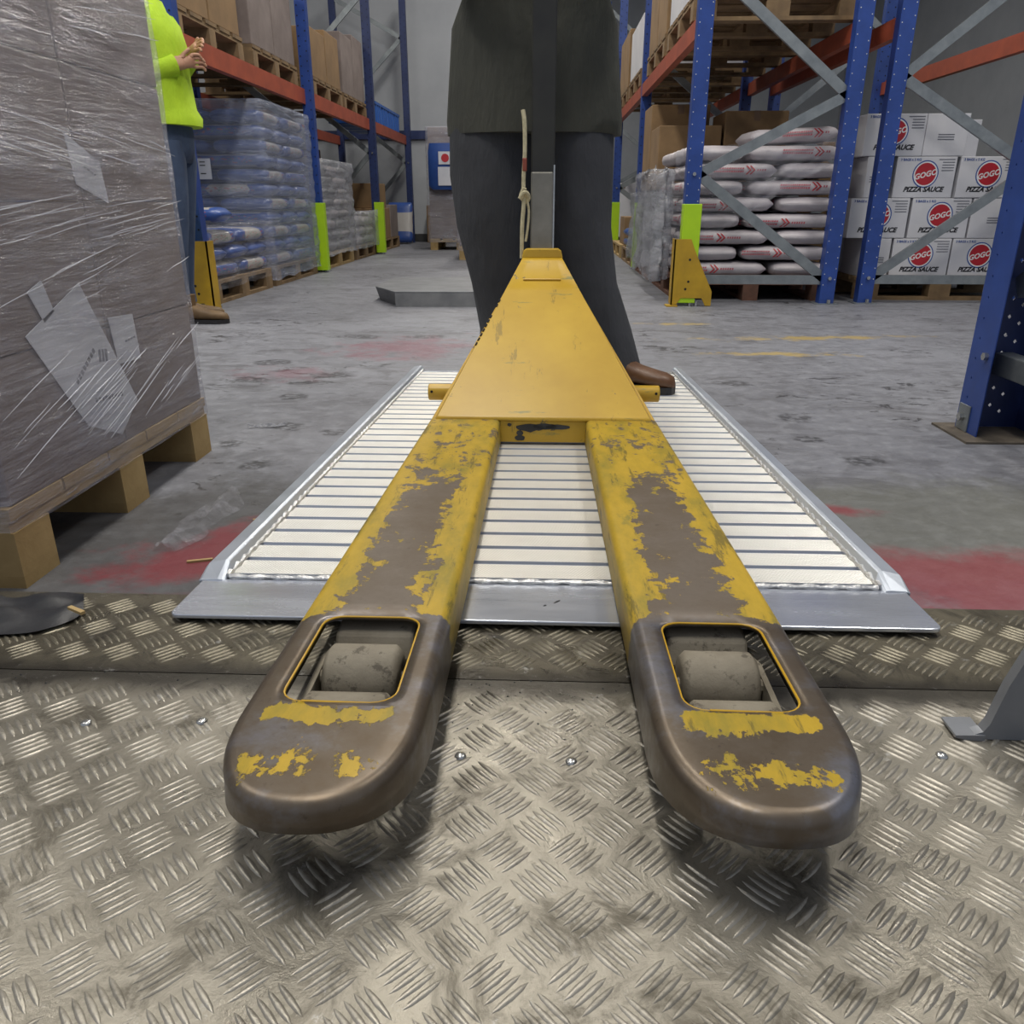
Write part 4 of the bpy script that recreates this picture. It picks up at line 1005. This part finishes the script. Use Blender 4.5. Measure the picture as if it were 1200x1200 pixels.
# ------------------------------------------------------------------ grey steel wedge plate lying in the aisle
wd = thing('steel_bridge_plate', 'grey steel bridge plate with turned-up edge lying in the aisle', 'metal plate', (0, 0, 0))
M['grey_steel'] = simple('dusty_grey_steel', '#77797c', '#5f6164', .55, .3, 8, .2, 40)
M['grey_steel_dark'] = simple('darker_grey_steel', '#6d6e70', '#57595c', .55, .3, 8, .2, 40)  # skirts get a darker grey than the top plate
obj('top_plate', MB().prism([(-1.12, 5.42), (-.935, 5.09), (.10, 5.12), (.10, 6.1), (-1.12, 6.1)], .082, .09, 'z'), 'grey_steel', wd)
def skirt(name, a, b, ins):
    return obj(name, MB().add([(*a, .082), (*b, .082), (b[0]+ins[0], b[1]+ins[1], 0), (a[0]+ins[0], a[1]+ins[1], 0), (a[0]+.006, a[1]+.02, .082), (b[0]+.006, b[1]+.02, .082), (b[0]+ins[0]+.006, b[1]+ins[1]+.02, 0), (a[0]+ins[0]+.006, a[1]+ins[1]+.02, 0)], [(0, 1, 2, 3), (7, 6, 5, 4), (0, 3, 7, 4), (1, 5, 6, 2), (0, 4, 5, 1), (3, 2, 6, 7)]), 'grey_steel_dark', wd)
skirt('front_skirt', (-.935, 5.09), (.10, 5.12), (.005, -.02)); skirt('side_skirt', (-1.12, 5.42), (-.935, 5.09), (.03, -.01))

# ------------------------------------------------------------------ debris and bits near the dock
def crumple(name, label, pts, width, mat, amp, seed, cat):
    c = catm(pts, 10); m = MB(); n = len(c)
    def fn(u, v):
        i = min(n-1, int(round(u*(n-1)))); p = c[i]; d = (c[min(i+1, n-1)]-c[max(i-1, 0)]).normalized(); q = Vector((-d.y, d.x, 0))
        wv = width*(.35+.65*math.sin(math.pi*min(1, .12+u*.85)))*(1+.3*nz(u*6, 0, seed))
        r = p+q*(v-.5)*wv; h = .003+amp*(.5+nz(u*9, v*4, seed))*(1-abs(2*v-1)**3)
        return (r.x, r.y, p.z+max(.001, h))
    m.grid(fn, n-1, 12)
    me = m.mesh(name, mat, True, 70); l = me.uv_layers.new(name='UVMap')
    for p in me.polygons:
        for li, v in zip(p.loop_indices, p.vertices): co = me.vertices[v].co; l.data[li].uv = (co.x*3, co.y*3)
    return tag(link(name, me), label, cat)
crumple('film_scrap', 'crumpled strip of clear film lying on the red stain by the pallet', [(-.715, 1.35, 0), (-.70, 1.42, 0), (-.705, 1.50, 0), (-.68, 1.58, 0), (-.70, 1.67, 0)], .075, 'film_thin', .022, 4.4, 'film scrap')
crumple('film_scrap', 'thin twist of clear film trailing from the near pallet corner', [(-.86, 2.22, 0), (-.83, 2.235, 0), (-.79, 2.24, 0), (-.755, 2.26, 0)], .02, 'film_silver', .01, 6.4, 'film scrap')
M['dark_mat'] = simple('dark_rubber_mat', '#2b2c30', '#1c1d20', .45, 0, 6, .3, 30)
crumple('rubber_mat', 'dark crumpled rubber sheet on the tread plate under the pallet edge', [(-1.1, .90, .101), (-.95, .91, .101), (-.80, .90, .1), (-.70, .92, .099), (-.63, .955, .098)], .15, 'dark_mat', .012, 2.4, 'rubber sheet')
for k, (x, y, z, a, L) in enumerate(((-.628, 1.31, 0, .3, .045), (-.61, .905, .116, -.5, .03), (-.38, 1.83, 0, 1.0, .04), (-.575, 1.52, 0, .4, .05))):
    o = obj('wood_splinter', MB().box(-L/2, L/2, -.003, .003, 0, .004), 'wood', None, (x, y, z), (0, 0, a))
    tag(o, ('pale wood splinter at the end of the film strip', 'pale splinter lying on the dark rubber sheet', 'pale splinter on concrete beside the ramp rail', 'thin splinter on the red stain near the ramp')[k], 'splinter')
pb = MB()
rp = random.Random(12)
for k in range(150):
    if k < 70: x, y, z = rp.uniform(-.7, .1), .79+rp.gauss(0, .02), .1
    else: x, y, z = rp.uniform(-.15, .1), .72+rp.gauss(0, .035), .1
    if y > .79: z = .0985
    r_ = rp.uniform(.0006, .0021); an = rp.uniform(0, 3); pb.add([(x+r_*rp.uniform(.6, 1.4)*math.cos(an+q*1.26), y+r_*rp.uniform(.6, 1.4)*math.sin(an+q*1.26), z-.0004) for q in range(5)]+[(x, y, z+r_*.7)], [(q, (q+1) % 5, 5) for q in range(5)])
tag(obj('grit', pb, 'dark_mat'), 'dark grit scattered along the joint of the tread plate', 'grit', kind='stuff')
for k, (x, y, L, a) in enumerate(((.022, .975, .009, .9), (.006, .963, .004, .9))):
    o = obj('dirt_fleck', MB().add([(L*math.cos(i*math.pi/4), .0022*math.sin(i*math.pi/4), 0) for i in range(8)]+[(0, 0, .0015)], [(i, (i+1) % 8, 8) for i in range(8)]), 'black', None, (x, y, .1088-(y-.915)*.0444), (R(-2.54), 0, a))
    tag(o, ('larger', 'smaller')[k]+' black fleck on the smooth ramp lip between the forks', 'fleck')
# grey curved steel bracket at the right edge of the platform
M['bracket'] = simple('matt_grey_bracket', '#8a8d92', '#74777c', .42, .4, 6, .05, 60)
gb = thing('steel_bracket', 'matt grey curved steel bracket standing on the tread plate', 'bracket', (.43, .70, .1))
curve = [(.020, .007), (.028, .010), (.033, .020), (.038, .045), (.042, .065), (.053, .10), (.075, .15), (.11, .20), (.16, .25)]
obj('face_plate', MB().prism([(.016, .001), (.35, .0), (.35, .25)]+curve[::-1]+[(.016, .0065)], 0, .012, 'y'), 'bracket', gb, smooth=True, angle=30)
obj('foot_lip', MB().prism([(0, .004), (.012, .001), (.03, .0), (.03, .007), (.02, .007), (0, .0065)], -.002, .03, 'y'), 'bracket', gb)

# ------------------------------------------------------------------ people
M['skin'] = simple('skin', '#b58a70', '#a87c63', .55)
M['hair'] = simple('dark_hair', '#2a211b', '#1d1713', .7, 0, 60, .4, 200)
def cloth(name, a, b, sc=4, bmp=.5):
    t = NT(name); c = t.ramp(t.noise(sc, 5, .6), [(.3, lin(a)), (.7, lin(b))]); t.bump(t.noise(9, 5, .6, t.mapping((1.4, 1.4, .5))), bmp, .03); return t.set(c, .85, 0)
M['black_trousers'] = cloth('charcoal_trouser_cloth', '#43454a', '#34363a')
M['olive'] = cloth('olive_grey_jacket_cloth', '#4c4d44', '#3a3b35')
M['denim'] = cloth('denim_cloth', '#44546e', '#36435a', 6, .4)
M['hivis'] = cloth('hi_vis_cloth', '#b6d62a', '#9bbf20')
M['boot'] = simple('tan_boot_leather', '#6f5636', '#57432a', .6, 0, 12, .3, 60)
M['shoe'] = simple('brown_shoe_leather', '#6b4a30', '#523722', .45, 0, 12, .2, 60)
def skin_body(name, joints, edges, root, mat, parent):
    me = bpy.data.meshes.new(name); me.from_pydata([j[0] for j in joints], edges, []); me.materials.append(M[mat])
    o = link(name, me, parent)
    sk_ = o.modifiers.new('skin', 'SKIN'); sk_.use_smooth_shade = True
    for v, (c, r_) in zip(me.skin_vertices[0].data, joints): v.radius = (r_, r_)
    me.skin_vertices[0].data[root].use_root = True
    sb = o.modifiers.new('sub', 'SUBSURF'); sb.levels = 1; sb.render_levels = 2
    return o
def ring(cx, cy, z, rx, ry, n=20, wob=0, seed=0, rot=0, pw=1.0):
    out = []
    for i in range(n):
        a = 2*math.pi*i/n; c, s = math.cos(a), math.sin(a)
        k = 1+wob*nz(c*1.6+seed, s*1.6, z*7+seed)
        x = rx*k*math.copysign(abs(c)**pw, c); y = ry*k*math.copysign(abs(s)**pw, s)
        out.append((cx+x*math.cos(rot)-y*math.sin(rot), cy+x*math.sin(rot)+y*math.cos(rot), z))
    return out
def figure(label, loc, rotz, legs, trousers, jacket, shoe, hem, arm_targets, hipw=.17, lean=0, headturn=0):
    """standing figure, local -y is forward; legs: per side list of (x, y, z, rx, ry) from hip to hem, foot (x, y, direction)"""
    t = thing('person', label, 'person', loc, (0, 0, rotz))
    J = []; E = []
    def j(p, r_): J.append((p, r_)); return len(J)-1
    pel = j((0, 0, .93), .115); wai = j((0, lean*.3, 1.08), .11); che = j((0, lean*.7, 1.30), .125); nk = j((0, lean, 1.50), .055); hd0 = j((0, lean-.01, 1.57), .062); hd1 = j((0, lean-.015, 1.66), .088); hd2 = j((0, lean, 1.745), .06)
    E += [(pel, wai), (wai, che), (che, nk), (nk, hd0), (hd0, hd1), (hd1, hd2)]
    for s, lg in zip((-1, 1), legs):
        pv = pel; L = lg['pts']
        for (x, y, z, r_) in ((L[0][0]*.9, L[0][1], .86, .075), (L[len(L)//2][0], L[len(L)//2][1], L[len(L)//2][2], .05), (lg['foot'][0], lg['foot'][1], .09, .026)):
            k = j((x, y, z), r_); E.append((pv, k)); pv = k
        a = lg['foot'][2]; k = j((lg['foot'][0]+math.sin(a)*.07, lg['foot'][1]-math.cos(a)*.07, .055), .022); E.append((pv, k))
    for s, (el, wr) in zip((-1, 1), arm_targets):
        sh = j((s*.19, lean, 1.43), .055); e_ = j(el, .042); w_ = j(wr, .03); E += [(che, sh), (sh, e_), (e_, w_)]
        d = (Vector(wr)-Vector(el)).normalized(); side = Vector((-s, 0, 0))
        pa = Vector(wr)+d*.045; pk = j(tuple(pa), .026); E.append((w_, pk))
        lat = d.cross(Vector((0, 1, 0))).normalized() if abs(d.y) < .9 else Vector((1, 0, 0))
        for q, ln in ((-.028, .062), (-.009, .074), (.010, .070), (.028, .055)):
            f0 = j(tuple(pa+lat*q+d*.03), .009); f1 = j(tuple(pa+lat*q+d*(.03+ln*.5)+Vector((0, -.008, -.006))), .0085); f2 = j(tuple(pa+lat*q+d*(.03+ln*.8)+Vector((0, -.004, -.03))), .007)
            E += [(pk, f0), (f0, f1), (f1, f2)]
        th0 = j(tuple(pa+lat*.038*-s-d*.01), .010); th1 = j(tuple(pa+lat*.055*-s+d*.028), .009); E += [(w_, th0), (th0, th1)]
    body = skin_body('body', J, E, pel, 'skin', t)
    # head details
    fm_ = MB()
    fm_.rings([ring(0, lean-.01, 1.655+dz, r_, r_*1.1, 16) for dz, r_ in ((.02, .092), (.06, .09), (.10, .07), (.118, .035), (.122, .005))])
    obj('hair', fm_, 'hair', t, smooth=True)
    fc = MB()
    for s in (-1, 1): fc.cyl((s*.032, lean-.093, 1.665), (s*.032, lean-.098, 1.665), .009, 10)
    obj('eyes', fc, 'print_black', t)
    obj('nose', MB().prism([(-.095+lean, 1.66), (-.118+lean, 1.628), (-.092+lean, 1.62)], -.013, .013, 'x'), 'skin', t, bevel=.004)
    # trousers: two lofted legs joined under a seat loft
    tm = MB()
    for s, lg in zip((-1, 1), legs):
        L = lg['pts']; tm.rings([ring(x, y, z, rx, ry, 20, .06, s*3+z) for x, y, z, rx, ry in L])
    wx = sum(lg['pts'][0][0] for lg in legs)/2
    tm.rings([ring(wx, 0, z, rx, ry, 24, .03, 5) for z, rx, ry in ((.80, hipw*.98, .105), (.86, hipw*1.05, .125), (.93, hipw*1.04, .13), (1.02, hipw, .125))])
    tr_ = obj('trousers', tm, trousers, t, smooth=True, angle=80)
    jm = MB().rings([ring(wx, y, z, rx, ry, 26, .07, 9+z*2) for z, rx, ry, y in ((hem, hipw*1.2, .178, -.01), (hem+.04, hipw*1.22, .18, -.01), (1.05, hipw*1.12, .16, lean*.3), (1.18, .195, .15, lean*.5), (1.33, .215, .15, lean*.8), (1.43, .20, .12, lean), (1.48, .11, .08, lean), (1.52, .07, .07, lean))])
    for s, (el, wr) in zip((-1, 1), arm_targets):
        jm.tube(catm([(s*.16, lean, 1.44), (s*.21, lean, 1.40), tuple((Vector((s*.21, lean, 1.40))+Vector(el))/2), el, tuple((Vector(el)+Vector(wr))/2), tuple(Vector(el)+(Vector(wr)-Vector(el))*.92)], 4), [.07]*4+[.068]*6+[.06]*6+[.05]*5, 12)
    obj('jacket', jm, jacket, t, smooth=True, angle=80)
    for lg in legs:
        fx, fy, a = lg['foot']; sm_ = MB()
        prof = [(-.07, .026, .035), (-.06, .034, .05), (-.03, .036, .075), (.0, .037, .085), (.04, .039, .08), (.09, .044, .06), (.14, .047, .05), (.18, .042, .045), (.21, .028, .036), (.222, .012, .02)]
        rg = []
        for (d, w_, h) in prof:
            rr_ = []
            for i in range(14):
                an = 2*math.pi*i/14; c, s = math.cos(an), math.sin(an)
                lx = w_*math.copysign(abs(c)**.7, c); lz = h/2+h/2*math.copysign(abs(s)**.8, s)*1.0
                rr_.append((fx+math.sin(a)*d+math.cos(a)*lx, fy-math.cos(a)*d+math.sin(a)*lx, .018+lz))
            rg.append(rr_)
        sm_.rings(rg); sh_ = obj('shoe', sm_, shoe, t, smooth=True, angle=70)
        if shoe == 'boot': obj('boot_shaft', MB().rings([ring(fx, fy, z, a_, b_, 16) for z, a_, b_ in ((.05, .04, .05), (.09, .042, .05), (.13, .045, .052), (.15, .047, .054))]), shoe, sh_, smooth=True)
        so_ = MB(); so_.rings([[(p[0], p[1], zz) for p in [(fx+math.sin(a)*d+math.cos(a)*w_*sg*1.08, fy-math.cos(a)*d+math.sin(a)*w_*sg*1.08) for sg, dd in ((1, 0),) for d, w_, h in prof]+[(fx+math.sin(a)*d-math.cos(a)*w_*1.08, fy-math.cos(a)*d-math.sin(a)*w_*1.08) for d, w_, h in prof[::-1]]] for zz in (0, .022)])
        obj('sole', so_, 'black', sh_)
    return t
figure('person in charcoal trousers and olive jacket standing behind the pallet truck tiller', (-.02, 2.71, .043), 0,
       [{'pts': [(-.135, 0, .90, .13, .135), (-.145, -.01, .80, .138, .14), (-.15, -.03, .65, .13, .125), (-.14, -.05, .50, .118, .11), (-.115, -.03, .33, .105, .105), (-.10, 0, .18, .098, .105), (-.10, .01, .05, .105, .11)], 'foot': (-.10, .01, -.25)},
        {'pts': [(.10, 0, .90, .115, .135), (.105, -.01, .80, .118, .14), (.115, -.03, .65, .108, .125), (.125, -.05, .50, .10, .11), (.15, -.04, .33, .102, .105), (.20, -.02, .18, .105, .105), (.24, -.02, .06, .108, .11)], 'foot': (.255, -.05, .95)}],
       'black_trousers', 'olive', 'shoe', .762, [((-.30, -.12, 1.20), (-.12, -.26, 1.21)), ((.30, -.12, 1.20), (.09, -.26, 1.21))], hipw=.222, lean=-.02)
figure('person in jeans and hi-vis jacket standing behind the wrapped cartons', (-1.95, 4.42, 0), R(90),
       [{'pts': [(-.09, 0, .90, .10, .115), (-.09, 0, .80, .105, .12), (-.09, .0, .65, .09, .105), (-.09, 0, .5, .078, .09), (-.09, .02, .33, .07, .08), (-.09, .03, .18, .066, .076), (-.09, .03, .09, .068, .078)], 'foot': (-.09, -.02, 0)},
        {'pts': [(.09, .02, .90, .10, .115), (.09, .02, .80, .105, .12), (.09, .03, .65, .09, .105), (.09, .04, .5, .078, .09), (.09, .06, .33, .07, .08), (.09, .08, .18, .066, .076), (.09, .08, .09, .068, .078)], 'foot': (.09, .08, .1)}],
       'denim', 'hivis', 'boot', .97, [((-.25, .06, 1.16), (-.07, -.15, 1.24)), ((.25, .06, 1.16), (.07, -.16, 1.30))], hipw=.165)
